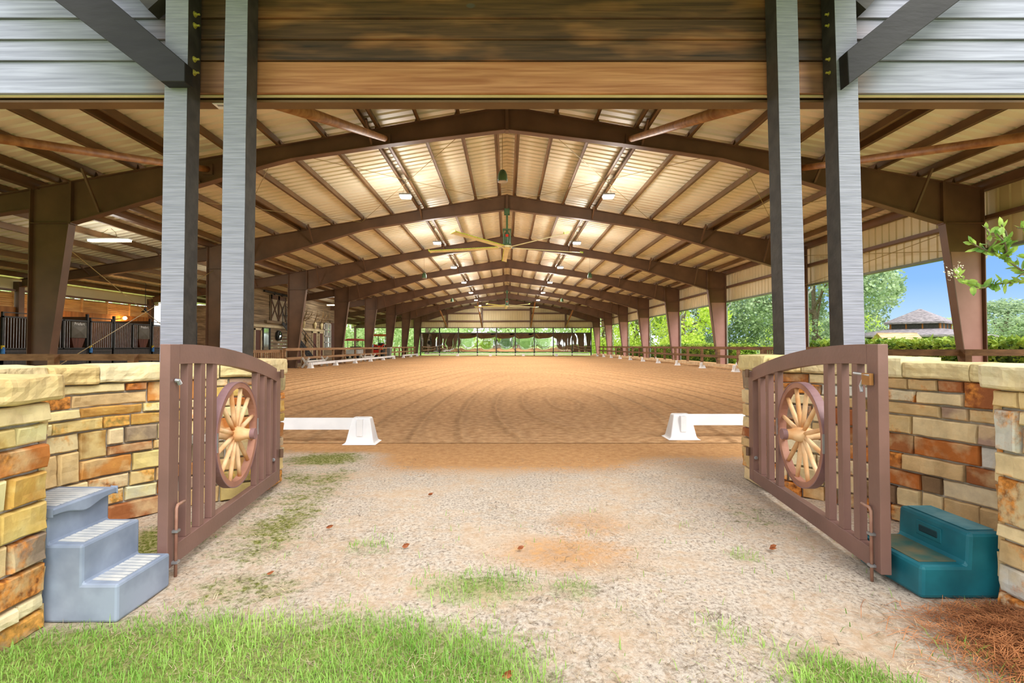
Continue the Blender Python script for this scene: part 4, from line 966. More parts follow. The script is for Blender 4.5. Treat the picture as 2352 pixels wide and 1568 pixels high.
for x, y, lb in ((-4.9, 30.6, 'green bell shaped speaker hanging left of the peak near the third frame'), (4.9, 30.6, 'green bell shaped speaker hanging right of the peak near the third frame'), (-5, 47, 'distant green bell shaped speaker hanging on the left'), (5, 47, 'distant green bell shaped speaker hanging on the right')):
    r = dup(sp0, (x, y, 5.25 if abs(x) > 1 else 5.7), lb)
tl = thing('tube_light', (-12.95, 16.8, 4.6), 'glowing tube light hanging above the barn aisle by the first left column', 'lamp', 'tube lights over the aisle')
MB().box(-13.6, -12.28, 16.72, 16.88, 4.60, 4.66).build('tube', tubem, tl); MB().box(-13.62, -12.26, 16.7, 16.9, 4.66, 4.70).build('housing', white, tl)
MB().tube([(-13.2, 16.8, 4.7), (-13.15, 16.8, 4.9), (-13.0, 16.8, 5.0)], .008, 5).tube([(-12.7, 16.8, 4.7), (-12.75, 16.8, 4.9), (-12.9, 16.8, 5.03)], .008, 5).build('cord', rodm, tl)
lamp(tl, 'POINT', 45, (0, 0, -.3), tl, size=.4)
dup(tl, (-12.95, 24.4, 4.6), 'tube light over the aisle behind the left timber posts'); dup(tl, (-13.1, 39.6, 4.3), 'far tube light glowing beside the fourth left column')

# ------------------------------------------------------------------ stable on the left
XB = -19.42
m = MB()
for ya, yb, za, zb_ in ((6.5, 24.2, 0, 2.74), (24.2, 24.8, 0, 1.15), (24.2, 24.8, 1.95, 2.74), (24.8, 29.0, 0, 2.3), (24.8, 28.2, 2.3, 2.74)): m.box(XB - .1, XB, ya, yb, za, zb_)
wl_ = tag(m.build('wall_left', warmw), kind='structure')
MB().box(XB - .12, XB + .02, 6.5, 28.2, 3.36, 3.44).build('louver_header', steel, wl_)
MB().box(XB - .14, XB - .12, 6.5, 29, 3.44, 3.9).build('upper_panel', skirtm, wl_)
for (ya, yb) in [(8 + 1.55 * i, 9.5 + 1.55 * i) for i in range(8)] + [(20.72 + 1.49 * i, 22.16 + 1.49 * i) for i in range(5)]:
    m = MB()
    for j in range(7): m.obox((XB - .06, ya, 2.78 + j * .083), (0, 1, 0), (.7, 0, -.714), (.714, 0, .7), (0, yb - ya, -.06, .06, -.012, .012))
    m.box(XB - .1, XB + .01, ya - .03, ya, 2.74, 3.36).box(XB - .1, XB + .01, yb, yb + .02, 2.74, 3.36)
    m.build('louver_panel', louvm, wl_)
def stall(a, n):
    who = ('first', 'middle', 'third')[n] if n else 'nearest'
    X = -15.8
    # door
    t = thing('stall_door', (X, a, 0), f'dark {who} stall door with vertical bars behind the left fence', 'stall door', 'barred stall doors')
    MB().box(X - .03, X + .03, a + .06, a + 1.19, .1, 1.1).build('lower_boards', stallb, t)
    m = MB().box(X - .03, X + .03, a + .06, a + .11, .1, 2.28).box(X - .03, X + .03, a + 1.14, a + 1.19, .1, 2.28).box(X - .03, X + .03, a + .06, a + 1.19, 2.1, 2.15).box(X - .03, X + .03, a + .06, a + 1.19, 1.08, 1.14).box(X - .02, X + .02, a + .06, a + 1.19, 2.25, 2.28); m.build('frame', blackm, t)
    for i in range(11): y = a + .17 + i * .096; MB().tube([(X, y, 1.12), (X, y, 2.12)], .012, 6).build('bar', barm, t)
    MB().box(X + .03, X + .06, a + .16, a + 1.1, .98, 1.0).build('blanket_bar', blackm, t)
    # grille panel with feed door
    t = thing('stall_panel', (X, a + 1.25, 0), f'dark barred stall panel with grey feed door beside the {who} stall door', 'stall panel', 'barred stall panels')
    b0_, b1_ = a + 1.25, a + 3.42
    MB().box(X - .03, X + .03, b0_, b1_, .1, 1.1).build('lower_boards', stallb, t)
    m = MB().box(X - .04, X + .04, b0_ - .03, b0_ + .04, 0, 2.4).box(X - .04, X + .04, b1_ - .1, b1_ - .03, 0, 2.4).box(X - .03, X + .03, b0_, b1_, 2.1, 2.16).box(X - .03, X + .03, b0_, b1_, 1.08, 1.14)
    m.box(X - .03, X + .03, b0_ + 1.02, b0_ + 1.08, 1.1, 2.15); m.build('frame', blackm, t)
    for i in range(15):
        y = b0_ + .1 + i * .094
        if y > b1_ - .82: break
        MB().tube([(X, y, 1.12), (X, y, 2.12)], .012, 6).build('bar', barm, t)
    fy0, fy1 = b1_ - .80, b1_ - .14
    fm_ = bpy.data.materials.get('feeder_grey') or pm('feeder_grey', (88, 84, 76), (104, 100, 92), 4, .5)
    fd = MB().box(X - .03, X + .045, fy0, fy1, 1.5, 2.08).build('feed_door', fm_, t)
    c_ = ((fy0 + fy1) / 2, 1.74)
    MB().add([(X + .05, fy0, 1.5), (X + .05, fy1, 1.5), (X + .05, fy1, 1.95), (X + .05, fy0, 1.95), (X + .09, c_[0], c_[1])], [(0, 1, 4), (1, 2, 4), (2, 3, 4), (3, 0, 4)]).build('pyramid_face', fm_, fd)
    MB().box(X + .05, X + .055, fy0 + .06, fy0 + .2, 1.72, 1.84).build('notice', white, fd)
    MB().add([(X - .3, fy0 + .02, 1.5), (X - .3, fy1 - .02, 1.5), (X + .02, fy1 - .02, 1.5), (X + .02, fy0 + .02, 1.5), (X - .2, fy0 + .15, 1.14), (X - .2, fy1 - .15, 1.14), (X, fy1 - .15, 1.14), (X, fy0 + .15, 1.14)],
             [(0, 1, 5, 4), (1, 2, 6, 5), (2, 3, 7, 6), (3, 0, 4, 7), (4, 5, 6, 7)]).build('feed_tray', reddoor, t)
    cu = bpy.data.curves.new('lettering', 'FONT'); cu.body = 'Priefert'; cu.size = .15; cu.align_x = 'CENTER'; cu.extrude = .003
    tmp = bpy.data.objects.new('lettering', cu); col.objects.link(tmp); bpy.context.view_layer.update()
    me = bpy.data.meshes.new_from_object(tmp.evaluated_get(bpy.context.evaluated_depsgraph_get())); bpy.data.objects.remove(tmp)
    me.materials.clear(); me.materials.append(white)
    lo = bpy.data.objects.new('lettering', me); col.objects.link(lo); lo.parent = fd; lo.location = Vector((X + .05, c_[0], 1.965)) - wloc(fd); lo.rotation_euler = (R(90), 0, R(90))
    # spray bottle hanging on the near door post
    bt = thing('spray_bottle', (X + .09, a + .02, .98), f'blue spray bottle with yellow trigger hanging by the {who} stall door', 'bottle', 'blue spray bottles')
    MB().lathe((X + .09, a + .02, .95), [(.05, 0), (.055, .02), (.055, .15), (.03, .2), (.018, .22)], 12).build('bottle_body', bluep, bt)
    MB().box(X + .06, X + .12, a - .02, a + .05, 1.17, 1.22).box(X + .075, X + .105, a - .03, a, 1.11, 1.17).build('trigger_head', yellowp, bt)
    # partition between stalls
    return b1_
for n, a_ in enumerate((16.13, 19.55, 22.97)):
    e_ = stall(a_, n)
    tag(MB().box(-19.4, -15.86, a_ - .04, a_ + .02, 0, 2.3).build('wall_partition', darkw), kind='structure')
for y, lb in ((21.9, 'orange glowing barn lamp left of the other on the stable wall'), (25.9, 'orange glowing barn lamp on the stable wall near the left timber post')):
    t = thing('barn_lamp', (XB + .03, y, 2.55), lb, 'lamp', 'orange barn lamps')
    MB().tube([(XB, y - .5, 2.5), (XB + .3, y - .3, 2.55), (XB + .3, y, 2.58)], .02, 8).build('arm', blackm, t)
    MB().lathe((XB + .3, y, 2.52), [(.05, 0), (.09, .05), (.09, .1), (.04, .16)], 12).build('bulb', bulbm, t, smooth=True)
    lamp(t, 'POINT', 20, (.32, 0, -.1), t, (1, .55, .2), .08)
for x, y, zt in ((-17.2, 24.6, 4.2), (-17.4, 26.6, 4.15)):
    t = thing('pendant_lamp', (x, y, 2.9), 'dark bell pendant lamp over the stalls, ' + ('the nearer of two' if y < 25 else 'the one beside the bright opening'), 'lamp', 'dark pendant lamps over the stalls')
    MB().lathe((x, y, 2.8), [(.17, 0), (.16, .03), (.07, .1), (.05, .2)], 14).build('shade', blackm, t); MB().tube([(x, y, 3.0), (x, y, zt)], .012, 6).build('stem', blackm, t)

# ------------------------------------------------------------------ log office block inside the barn
XO = -14.8
m = MB(); z = 0; i = 0
rg = random.Random(3)
holes = [(30.4, 31.1, 0, 2.15), (31.45, 32.25, 0, 2.3), (36.4, 37.2, 0, 2.2), (39.4, 40.2, 0, 2.2), (40.8, 41.6, 0, 2.2), (41.9, 43.5, .95, 3.1)]
while z < 4.85:
    h = .22; segs = [(29.2, 47.2)]
    for (a_, b_, z0_, z1_) in holes:
        if z + h > z0_ + .01 and z < z1_ - .01:
            ns = []
            for (p, q) in segs:
                if b_ <= p or a_ >= q: ns.append((p, q)); continue
                if a_ > p: ns.append((p, a_))
                if b_ < q: ns.append((b_, q))
            segs = ns
    off = rg.uniform(0, .03)
    for (p, q) in segs: m.box(XO - .2, XO - off, p, q, z + .012, min(z + h, 4.56))
    z += h
m.box(XO - .22, XO - .06, 29.2, 30.4, 0, 4.5).box(XO - .25, XO - .12, 29.2, 47.2, 2.4, 4.5)
m.box(-19.3, XO - .05, 29.2, 29.35, 0, 3.5).box(-19.3, XO - .05, 47.05, 47.2, 0, 3.5)
of = thing('log_office', (XO, 38, 0), 'weathered log building inside the barn behind the left fence', 'building')
m.build('log_wall', oldw, of)
def wd(y0, y1, z0, z1, mat, name, par, x=XO, d=.05, frame=None):
    o = MB().box(x - d, x, y0, y1, z0, z1).build(name, mat, par)
    if frame:
        MB().box(x - d, x + .05, y0 - .1, y0, z0, z1 + .1).box(x - d, x + .05, y1, y1 + .1, z0, z1 + .1).box(x - d, x + .05, y0 - .1, y1 + .1, z1, z1 + .12).build('door_frame', frame, o)
    return o
wd(30.4, 31.1, 0, 2.15, reddoor, 'door', of, frame=paleframe)
wd(36.4, 37.2, 0, 2.2, reddoor, 'door', of, frame=paleframe); wd(39.4, 40.2, 0, 2.2, reddoor, 'door', of, frame=paleframe); wd(40.8, 41.6, 0, 2.2, reddoor, 'door', of, frame=paleframe)
wd(31.45, 32.25, 0, 2.3, glassm, 'glass_door', of, d=.04, frame=postdk)
wn_ = MB().box(XO - .08, XO - .04, 41.9, 43.5, .95, 3.1).build('window', glassm, of)
m = MB()
for j in range(5): m.box(XO - .04, XO + .05, 41.9, 43.5, .95 + j * .5125, 1.03 + j * .5125)
for j in range(3): m.box(XO - .04, XO + .05, 41.9 + j * .76, 41.98 + j * .76, .95, 3.08)
m.build('window_grid', whitew, wn_); MB().box(XO, XO + .05, 43.6, 44.2, .9, 3.15).build('shutter', reddoor, of)
MB().box(XO - .02, XO + .06, 30, 41.8, 2.34, 2.5).build('lintel_beam', paleframe, of)
MB().box(XO, XO + .12, 31.4, 35.4, 4.5, 4.6).build('door_track', blackm, of)
for a_, b_ in ((32.25, 33.3), (33.35, 34.4)):
    ld = MB().box(XO + .03, XO + .08, a_, b_, 2.8, 4.42).build('loft_door', doorw, of)
    m = MB()
    for (p, q) in (((a_ + .08, 2.95), (b_ - .08, 4.1)), ((a_ + .08, 4.1), (b_ - .08, 2.95))): m.beam((XO + .1, p[0], p[1]), (XO + .1, q[0], q[1]), .03, .1)
    m.box(XO + .08, XO + .12, a_, a_ + .09, 2.8, 4.42).box(XO + .08, XO + .12, b_ - .09, b_, 2.8, 4.42).box(XO + .08, XO + .12, a_, b_, 4.15, 4.42); m.build('cross_brace', darkw, ld)
    MB().box(XO + .05, XO + .12, (a_ + b_) / 2 - .06, (a_ + b_) / 2 + .06, 4.42, 4.62).build('roller', blackm, ld)
MB().box(XO, XO + .15, 31.6, 36, 2.62, 2.78).build('loft_sill', oldw, of)
pm_ = thing('porthole_mirror', (XO + .05, 33.4, 1.85), 'round dark framed mirror on the log building wall', 'mirror')
MB().lathe((XO + .0, 33.4, 1.87), [(.30, 0), (.33, .03), (.33, .16), (.27, .18), (.27, .1)], 24, (1, 0, 0)).build('rim', blackm, pm_); MB().lathe((XO + .03, 33.4, 1.87), [(.265, 0), (.265, .12)], 24, (1, 0, 0)).build('mirror_glass', mirm, pm_)
# steep loft stair
t = thing('loft_stair', (XO + .7, 35.5, 0), 'steep black metal stair with hoop rails leading to the loft doors', 'stairs')
for yy in (34.6, 35.2):
    MB().beam((XO + .2, yy - .9, 2.7), (XO + 1.5, yy + 1.1, .02), .06, .18).build('stringer', blackm, t)
    MB().tube([(XO + .2, yy - .9, 2.7), (XO + .2, yy - .9, 3.75), (XO + .3, yy - .6, 3.8), (XO + .45, yy - .4, 3.55), (XO + .45, yy - .4, 2.3)], .022, 6).tube([(XO + .2, yy - .9, 3.2), (XO + .45, yy - .5, 3.2)], .018, 6).build('hoop_rail', blackm, t)
    MB().tube([(XO + .4, yy - .6, 3.3), (XO + 1.6, yy + 1.1, .95), (XO + 1.6, yy + 1.1, .05)], .02, 6).build('handrail', blackm, t)
for i in range(9):
    f = (i + .5) / 9; MB().box(XO + .2 + 1.3 * f - .08, XO + .2 + 1.3 * f + .08, 33.7 + 2 * f, 34.3 + 2 * f, 2.7 - 2.68 * f - .02, 2.7 - 2.68 * f + .01).build('tread', blackm, t)
# antler skulls
for n, (y, lb) in enumerate(((37.4, 'left of the three antlered skulls hung on the log wall'), (39.6, 'middle of the three antlered skulls hung on the log wall'), (41.0, 'right of the three antlered skulls, widest antlers, beside the white window'))):
    t = thing('antler_skull', (XO, y, 2.8), lb, 'skull', 'antlered skulls on the log wall')
    MB().lathe((XO + .12, y, 2.5), [(.04, 0), (.07, .1), (.12, .32), (.11, .45), (.05, .52)], 10).build('skull', bone, t, smooth=True)
    for s in (-1, 1):
        k = 1 + .15 * n
        main = [(XO + .12, y + s * .08, 3.0), (XO + .25, y + s * .3 * k, 3.15), (XO + .45, y + s * .5 * k, 3.45), (XO + .5, y + s * .48 * k, 3.8 + .1 * n)]
        q = MB(); q.tube(main, [.035, .03, .025, .01], 6)
        for (bi, dx, dz) in ((1, .3, .2), (2, .3, .1), (2, .1, .3)):
            p = Vector(main[bi]); q.tube([p, p + Vector((dx, s * .02, dz * .6)), p + Vector((dx * 1.1, s * .02, dz + .12))], [.022, .016, .006], 5)
        q.build('antler', antlerm, t)
t = thing('carved_panel', (XO, 38.2, 1.2), 'tall carved wooden ornament between two red doors of the log building', 'carving')
MB().lathe((XO + .03, 38.2, 1.85), [(.32, 0), (.34, .05), (.2, .1), (.1, .13)], 18, (1, 0, 0)).build('carving', antlerm, t); MB().lathe((XO + .03, 38.2, 1.2), [(.3, 0), (.32, .05), (.18, .1), (.1, .13)], 18, (1, 0, 0)).build('carving', antlerm, t)

# ------------------------------------------------------------------ machines and clutter on the left
t = thing('tractor', (-13.9, 56, 0), 'red tractor with orange canopy parked beyond the left fence', 'tractor')
MB().box(-14.25, -13.55, 55.0, 56.6, .75, 1.25).build('hood', red, t, bevel=.1)
MB().box(-14.1, -13.7, 54.96, 55.02, .8, 1.15).build('grille', blackm, t)
MB().box(-14.2, -13.6, 55.2, 57.6, .5, .8).build('chassis', blackm, t)
MB().box(-14.6, -13.2, 53.6, 54.1, .25, .8).build('loader_bucket', red, t, bevel=.04)
for s in (-1, 1): MB().beam((-13.9 + s * .5, 54.0, .6), (-13.9 + s * .5, 56.2, 1.35), .1, .16).build('loader_arm', red, t)
for x in (-14.5, -13.3):
    w_ = MB(); w_.lathe((x - .16, 57.3, .65), [(.62, 0), (.65, .05), (.65, .27), (.62, .32)], 20, (1, 0, 0)); w_.build('rear_wheel', tyre, t)
    w_ = MB(); w_.lathe((x - .1, 55.2, .4), [(.37, 0), (.4, .04), (.4, .16), (.37, .2)], 16, (1, 0, 0)); w_.build('front_wheel', tyre, t)
    MB().obox((x - .2, 57.3, 0), (1, 0, 0), (0, 1, 0), (0, 0, 1), (0, .4, -.65, .65, 1.28, 1.36)).build('fender', red, t)
    MB().box(x + (.2 if x < -14 else -.25), x + (.25 if x < -14 else -.2), 57.5, 57.58, .8, 2.3).build('canopy_post', blackm, t)
MB().box(-14.2, -13.6, 57.0, 57.5, 1.0, 1.55).build('seat', blackm, t)
MB().add([(-14.75, 56.2, 2.28), (-13.05, 56.2, 2.28), (-13.05, 58.0, 2.28), (-14.75, 58.0, 2.28), (-14.55, 56.5, 2.5), (-13.25, 56.5, 2.5), (-13.25, 57.8, 2.5), (-14.55, 57.8, 2.5)], [(3, 2, 1, 0), (4, 5, 6, 7), (0, 1, 5, 4), (1, 2, 6, 5), (2, 3, 7, 6), (3, 0, 4, 7)]).build('canopy', orange, t)
MB().lathe((-13.9, 56.7, 1.3), [(.17, 0), (.19, .015), (.17, .03)], 14, (0, -.5, 1)).build('steering_wheel', blackm, t)
t = thing('utility_cart', (-15.0, 51, 0), 'small utility cart with faded red canopy beyond the left fence', 'cart')
MB().box(-15.6, -14.4, 50.0, 52.4, .4, .85).build('body', whitew, t, bevel=.06); MB().box(-15.5, -14.5, 51.2, 51.7, .85, 1.15).build('seat', blackm, t)
for x in (-15.5, -14.5):
    for y in (50.4, 52.0):
        MB().lathe((x - .08, y, .28), [(.26, 0), (.28, .03), (.28, .13), (.26, .16)], 14, (1, 0, 0)).build('wheel', tyre, t)
        MB().box(x - .02, x + .02, y - .02, y + .02, .8, 1.75).build('canopy_post', blackm, t)
MB().add([(-15.8, 49.9, 1.72), (-14.2, 49.9, 1.72), (-14.2, 52.4, 1.72), (-15.8, 52.4, 1.72), (-15.5, 50.2, 1.92), (-14.5, 50.2, 1.92), (-14.5, 52.1, 1.92), (-15.5, 52.1, 1.92)], [(3, 2, 1, 0), (4, 5, 6, 7), (0, 1, 5, 4), (1, 2, 6, 5), (2, 3, 7, 6), (3, 0, 4, 7)]).build('canopy', pink, t)
t = thing('grey_bin', (-11.35, 49.1, 0), 'upright grey bin standing in the left fence line', 'bin')
MB().add([(-11.6, 48.85, 0), (-11.05, 48.85, 0), (-11.05, 49.4, 0), (-11.6, 49.4, 0), (-11.66, 48.75, 1.0), (-11.0, 48.75, 1.0), (-11.0, 49.5, 1.0), (-11.66, 49.5, 1.0)], [(3, 2, 1, 0), (0, 1, 5, 4), (1, 2, 6, 5), (2, 3, 7, 6), (3, 0, 4, 7), (4, 5, 6, 7)]).build('bin_body', greybin, t)
MB().box(-11.7, -10.96, 48.7, 49.52, 1.0, 1.07).build('lid', whitew, t)
t = thing('blue_bucket', (-11.5, 44.2, 1.1), 'blue bucket on a post behind the left fence', 'bucket')
MB().lathe((-11.55, 44.2, 1.02), [(.14, 0), (.19, .3), (.2, .3)], 14).build('bucket_body', pm('bucket_blue', (110, 140, 170), (128, 156, 184), 3, .4), t); MB().box(-11.62, -11.48, 44.13, 44.27, 0, 1.02).build('stand', steel, t)
def cavaletti(y, label):
    X = -10.98
    t = thing('jump_rail', (X, y, 0), label, 'jump', 'white cross ended jumps')
    for yy in (y, y + 2.9):
        m = MB()
        for s in (-1, 1): m.beam((X - s * .2, yy, .02), (X + s * .2, yy, .56), .06, .09)
        m.build('cross_end', whitew, t)
    MB().beam((X, y, .36), (X, y + 2.9, .36), .09, .09).build('rail', whitew, t)
    return t
j0 = cavaletti(28.3, 'white cross ended jump lying along the left fence near its corner post')
dup(j0, (-10.98, 39.6, 0), 'white cross ended jump farther along the left fence')

# ------------------------------------------------------------------ downspouts by the right columns
dsm = pm('downspout', (120, 130, 116), (136, 146, 132), 3, .45)
d0 = thing('downspout', (12.25, FY[0] + .2, 0), 'x', 'downspout', 'green downspouts on the right columns')
MB().tube([(12.32, FY[0] + .35, 3.7), (12.32, FY[0] + .35, 3.5), (12.1, FY[0] + .28, 3.28), (12.06, FY[0] + .2, 3.1), (12.06, FY[0] + .2, .2)], .05, 8).build('pipe', dsm, d0)
MB().box(11.9, 12.12, FY[0] + .14, FY[0] + .26, 2.0, 2.04).build('strap', dsm, d0)
d0['label'] = 'green downspout beside the right column of the first frame'
for i in range(1, 7): dup(d0, (12.25, FY[i] + .2, 0), f'green downspout beside the right column of the {ORD[i]} frame')

# ------------------------------------------------------------------ hedges
def hedge(name, x0, x1, y0, y1, z0, z1, label, n, rg):
    t = thing(name, ((x0 + x1) / 2, (y0 + y1) / 2, 0), label, 'hedge', 'clipped hedges beyond the right fence')
    m = MB()
    for _ in range(n):
        f = rg.random()
        x = rg.uniform(x0, x1); y = rg.uniform(y0, y1); z = rg.uniform(z0, z1)
        side = rg.random()
        if side < .45: z = z1 + rg.gauss(0, .05)
        elif side < .8: x = x0 + abs(rg.gauss(0, .05))
        else: y = (y0 if rg.random() < .5 else y1) + rg.gauss(0, .04)
        s = rg.uniform(.05, .11); a_ = Vector((rg.gauss(0, 1), rg.gauss(0, 1), rg.gauss(0, .6))).normalized(); b_ = a_.orthogonal().normalized()
        b_ = Matrix.Rotation(rg.uniform(0, 6.3), 3, a_) @ b_; c_ = Vector((x, y, z))
        m.add([c_ - a_ * s, c_ + b_ * s * .45, c_ + a_ * s, c_ - b_ * s * .45], [(0, 1, 2, 3)])
    m.build('foliage', hedgeg, t)
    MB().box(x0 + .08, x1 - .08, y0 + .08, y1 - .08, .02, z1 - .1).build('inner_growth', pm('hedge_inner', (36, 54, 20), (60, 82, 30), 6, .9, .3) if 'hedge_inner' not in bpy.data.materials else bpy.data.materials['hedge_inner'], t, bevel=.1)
hedge('clipped_hedge', 12.9, 14.2, 29.5, 44, .1, 1.25, 'clipped green hedge behind the right fence beyond the open gap', 9000, random.Random(1))
hedge('clipped_hedge', 12.9, 14.2, 44.6, 62, .1, 1.2, 'far clipped hedge at the end of the right fence', 5000, random.Random(2))
hedge('clipped_hedge', 12.9, 14.4, 11.8, 22.6, .1, 1.34, 'clipped hedge nearest the viewer, behind the first right column', 11000, random.Random(3))
hedge('clipped_hedge', 15.5, 30, 20.5, 22.2, .1, 1.3, 'clipped hedge running off to the right before the pavilion', 9000, random.Random(4))

# ------------------------------------------------------------------ pavilion and well house on the right
t = thing('pavilion', (47.9, 60, 0), 'two tiered pavilion with grey shingle roofs beyond the hedge', 'pavilion')
def hip(cx, cy, r0, z0, r1, z1, ang, m, th=.2):
    vs = []
    for (r_, z_) in ((r0, z0 - th), (r0, z0), (r1, z1)):
        for k in range(4): a_ = ang + k * math.pi / 2; vs.append((cx + r_ * math.cos(a_), cy + r_ * math.sin(a_), z_))
    return m.add(vs, [(3, 2, 1, 0)] + [(i * 4 + k, i * 4 + (k + 1) % 4, i * 4 + 4 + (k + 1) % 4, i * 4 + 4 + k) for i in range(2) for k in range(4)] + [(8, 9, 10, 11)])
an = R(-97)
hip(47.9, 60, 8.2, 2.4, 3.4, 3.15, an, MB()).build('lower_roof', shingle, t)
hip(47.9, 60, 3.9, 3.92, .15, 5.5, an, MB()).build('upper_roof', shingle, t)
hip(47.9, 60, 3.2, 3.4, 3.2, 3.9, an, MB(), .9).build('cupola_wall', postdk, t)
for k in range(4):
    a_ = an + k * math.pi / 2; p = Vector((47.9 + 3.22 * math.cos(a_), 60 + 3.22 * math.sin(a_), 2.9)); MB().beam(p, p + Vector((0, 0, 1.0)), .14, .14).build('corner_post', warmw, t)
    p2 = Vector((47.9 + 3.22 * math.cos(a_ + math.pi / 2), 60 + 3.22 * math.sin(a_ + math.pi / 2), 2.9))
    for f in (.33, .66): q_ = p.lerp(p2, f); MB().beam(q_, q_ + Vector((0, 0, 1.0)), .1, .1).build('mullion', warmw, t)
    for f in (0, .5):
        pa_ = Vector((47.9 + 7.2 * math.cos(a_), 60 + 7.2 * math.sin(a_), 0)); pb_ = Vector((47.9 + 7.2 * math.cos(a_ + math.pi / 2), 60 + 7.2 * math.sin(a_ + math.pi / 2), 0))
        q_ = pa_.lerp(pb_, f); MB().box(q_.x - .2, q_.x + .2, q_.y - .2, q_.y + .2, 0, 2.3).build('column', postdk, t)
t = thing('well_house', (26.3, 35, 0), 'small rustic shelter with tan shingle roof in front of the pavilion', 'shelter')
m = MB()
for k in range(5):
    za, zb_ = 1.25 + k * .16, 1.25 + (k + 1) * .16 + .03; ya, yb = 34.0 + k * .2, 34.0 + (k + 1) * .2 + .03
    m.add([(25.0, ya, za), (27.7, ya, za), (27.7, yb, zb_), (25.0, yb, zb_), (25.0, ya, za + .05), (27.7, ya, za + .05), (27.7, yb, zb_ + .02), (25.0, yb, zb_ + .02)], [(3, 2, 1, 0), (4, 5, 6, 7), (0, 1, 5, 4), (1, 2, 6, 5), (2, 3, 7, 6), (3, 0, 4, 7)])
    m.add([(25.0, 70 - ya, za), (27.7, 70 - ya, za), (27.7, 70 - yb, zb_), (25.0, 70 - yb, zb_), (25.0, 70 - ya, za + .05), (27.7, 70 - ya, za + .05), (27.7, 70 - yb, zb_ + .02), (25.0, 70 - yb, zb_ + .02)], [(0, 1, 2, 3), (7, 6, 5, 4), (4, 5, 1, 0), (5, 6, 2, 1), (6, 7, 3, 2), (7, 4, 0, 3)])
m.build('shingle_roof', tanroof, t)
for x in (25.3, 27.4):
    for y in (34.4, 35.6): MB().box(x - .08, x + .08, y - .08, y + .08, 0, 1.45).build('post', tanroof, t)

# ------------------------------------------------------------------ trees
def tree(loc, h, r, mat, label, seed, n=5200, base=.28, leaf=.3):
    rg = random.Random(seed); X, Y = loc
    t = thing('leafy_tree', (X, Y, -.05), label, 'tree', 'trees around the arena')
    blobs = []
    for _ in range(26):
        a_ = rg.uniform(0, 6.28); zf = rg.uniform(base, 1); rr = r * math.sin(math.pi * min(1, (zf - base) / (1 - base) * .86 + .12)) * rg.uniform(.35, .95)
        blobs.append((X + rr * math.cos(a_), Y + rr * math.sin(a_), h * zf * .93, r * rg.uniform(.22, .42)))
    m = MB(); V = []; F = []
    for i in range(n):
        bx_, by_, bz, br_ = rg.choice(blobs)
        d_ = Vector((rg.gauss(0, 1), rg.gauss(0, 1), rg.gauss(0, .8))); d_ = d_ / d_.length * br_ * rg.uniform(.55, 1.05) ** .6
        c_ = Vector((bx_, by_, bz)) + d_
        a_ = Vector((rg.gauss(0, 1), rg.gauss(0, 1), rg.gauss(0, .7))).normalized(); b_ = a_.orthogonal(); b_ = Matrix.Rotation(rg.uniform(0, 6.3), 3, a_) @ b_
        s = leaf * rg.uniform(.6, 1.2)
        k = len(V); V += [c_ - a_ * s, c_ + b_ * s * .55, c_ + a_ * s, c_ - b_ * s * .55]; F.append((k, k + 1, k + 2, k + 3))
    m.add(V, F); m.build('crown', mat, t)
    q = MB(); q.tube([(X, Y, -.05), (X + .1, Y, h * .2), (X, Y + .1, h * .45), (X, Y, h * .8)], [h * .03, h * .022, h * .016, h * .005], 8)
    for i in range(7):
        b_ = rg.choice(blobs); z0_ = h * rg.uniform(.18, .4); q.tube([(X, Y, z0_), ((X + b_[0]) / 2, (Y + b_[1]) / 2, (z0_ + b_[2]) / 2 + .3), b_[:3]], [h * .012, h * .008, h * .003], 5)
    q.build('trunk', barkm, t)
    return t
T0 = tree((38, 64), 15, 10, leafs[0], 'big grey green oak behind the right timber posts', 1, 26000, .06, .2)
T1 = tree((28, 74), 14, 8.5, leafs[0], 'grey green oak seen between the third and fourth right columns', 2, 18000, .05, .2)
T2 = tree((21, 62), 11, 5.5, leafs[1], 'bright yellow green tree between the fourth and fifth right columns', 3, 11000, .05, .17)
T3 = tree((-21.5, 74), 13, 8, leafs[2], 'pale leafy tree behind the tractor', 4, 14000, .05, .2)
T4 = tree((0, 100), 14, 10, leafs[2], 'pale tree straight behind the far gable', 5, 12000, .02, .26)
dup(T2, (19.5, 78, -.05), 'yellow green tree beyond the sixth right column'); dup(T2, (44.5, 80, -.05), 'yellow green tree rising behind the pavilion', None, 1.2, (.8, .8, .62))
dup(T2, (52, 76, -.05), 'small yellow green tree right behind the pavilion roof', None, 2.2, (.7, .7, .55))
dup(T2, (17, 92, -.05), 'pale green tree at the far right end of the arena', None, .7)
dup(T3, (-13, 84, -.05), 'pale leafy tree at the far left corner', None, 1.0); dup(T3, (-34, 70, -.05), 'pale leafy tree beside the utility cart', None, 2.0); dup(T3, (-42, 48, -.05), 'pale leafy tree seen through the stable opening', None, 3.0)
dup(T4, (-14, 98, -.05), 'left of the pale trees behind the far gable', None, 1.0); dup(T4, (14, 104, -.05), 'right of the pale trees behind the far gable', None, 2.2)
dup(T1, (50, 92, -.05), 'dark oak half hidden left of the pavilion', None, 1.5, (.9, .9, .75))
for i, (x, y, s) in enumerate(((92, 112, .62), (106, 110, .75), (122, 122, .7), (80, 124, .55), (66, 128, .55))):
    dup(T1 if i % 2 else T2, (x, y, -.05), ['low tree in the distant line right of the pavilion, yellow green', 'rounded grey green tree in the distant line right of the pavilion', 'farthest yellow green tree at the right edge', 'grey green tree in the distance just behind the pavilion', 'distant yellow green tree left of the pavilion'][i], None, i * .9, (1.6, 1.6, s))
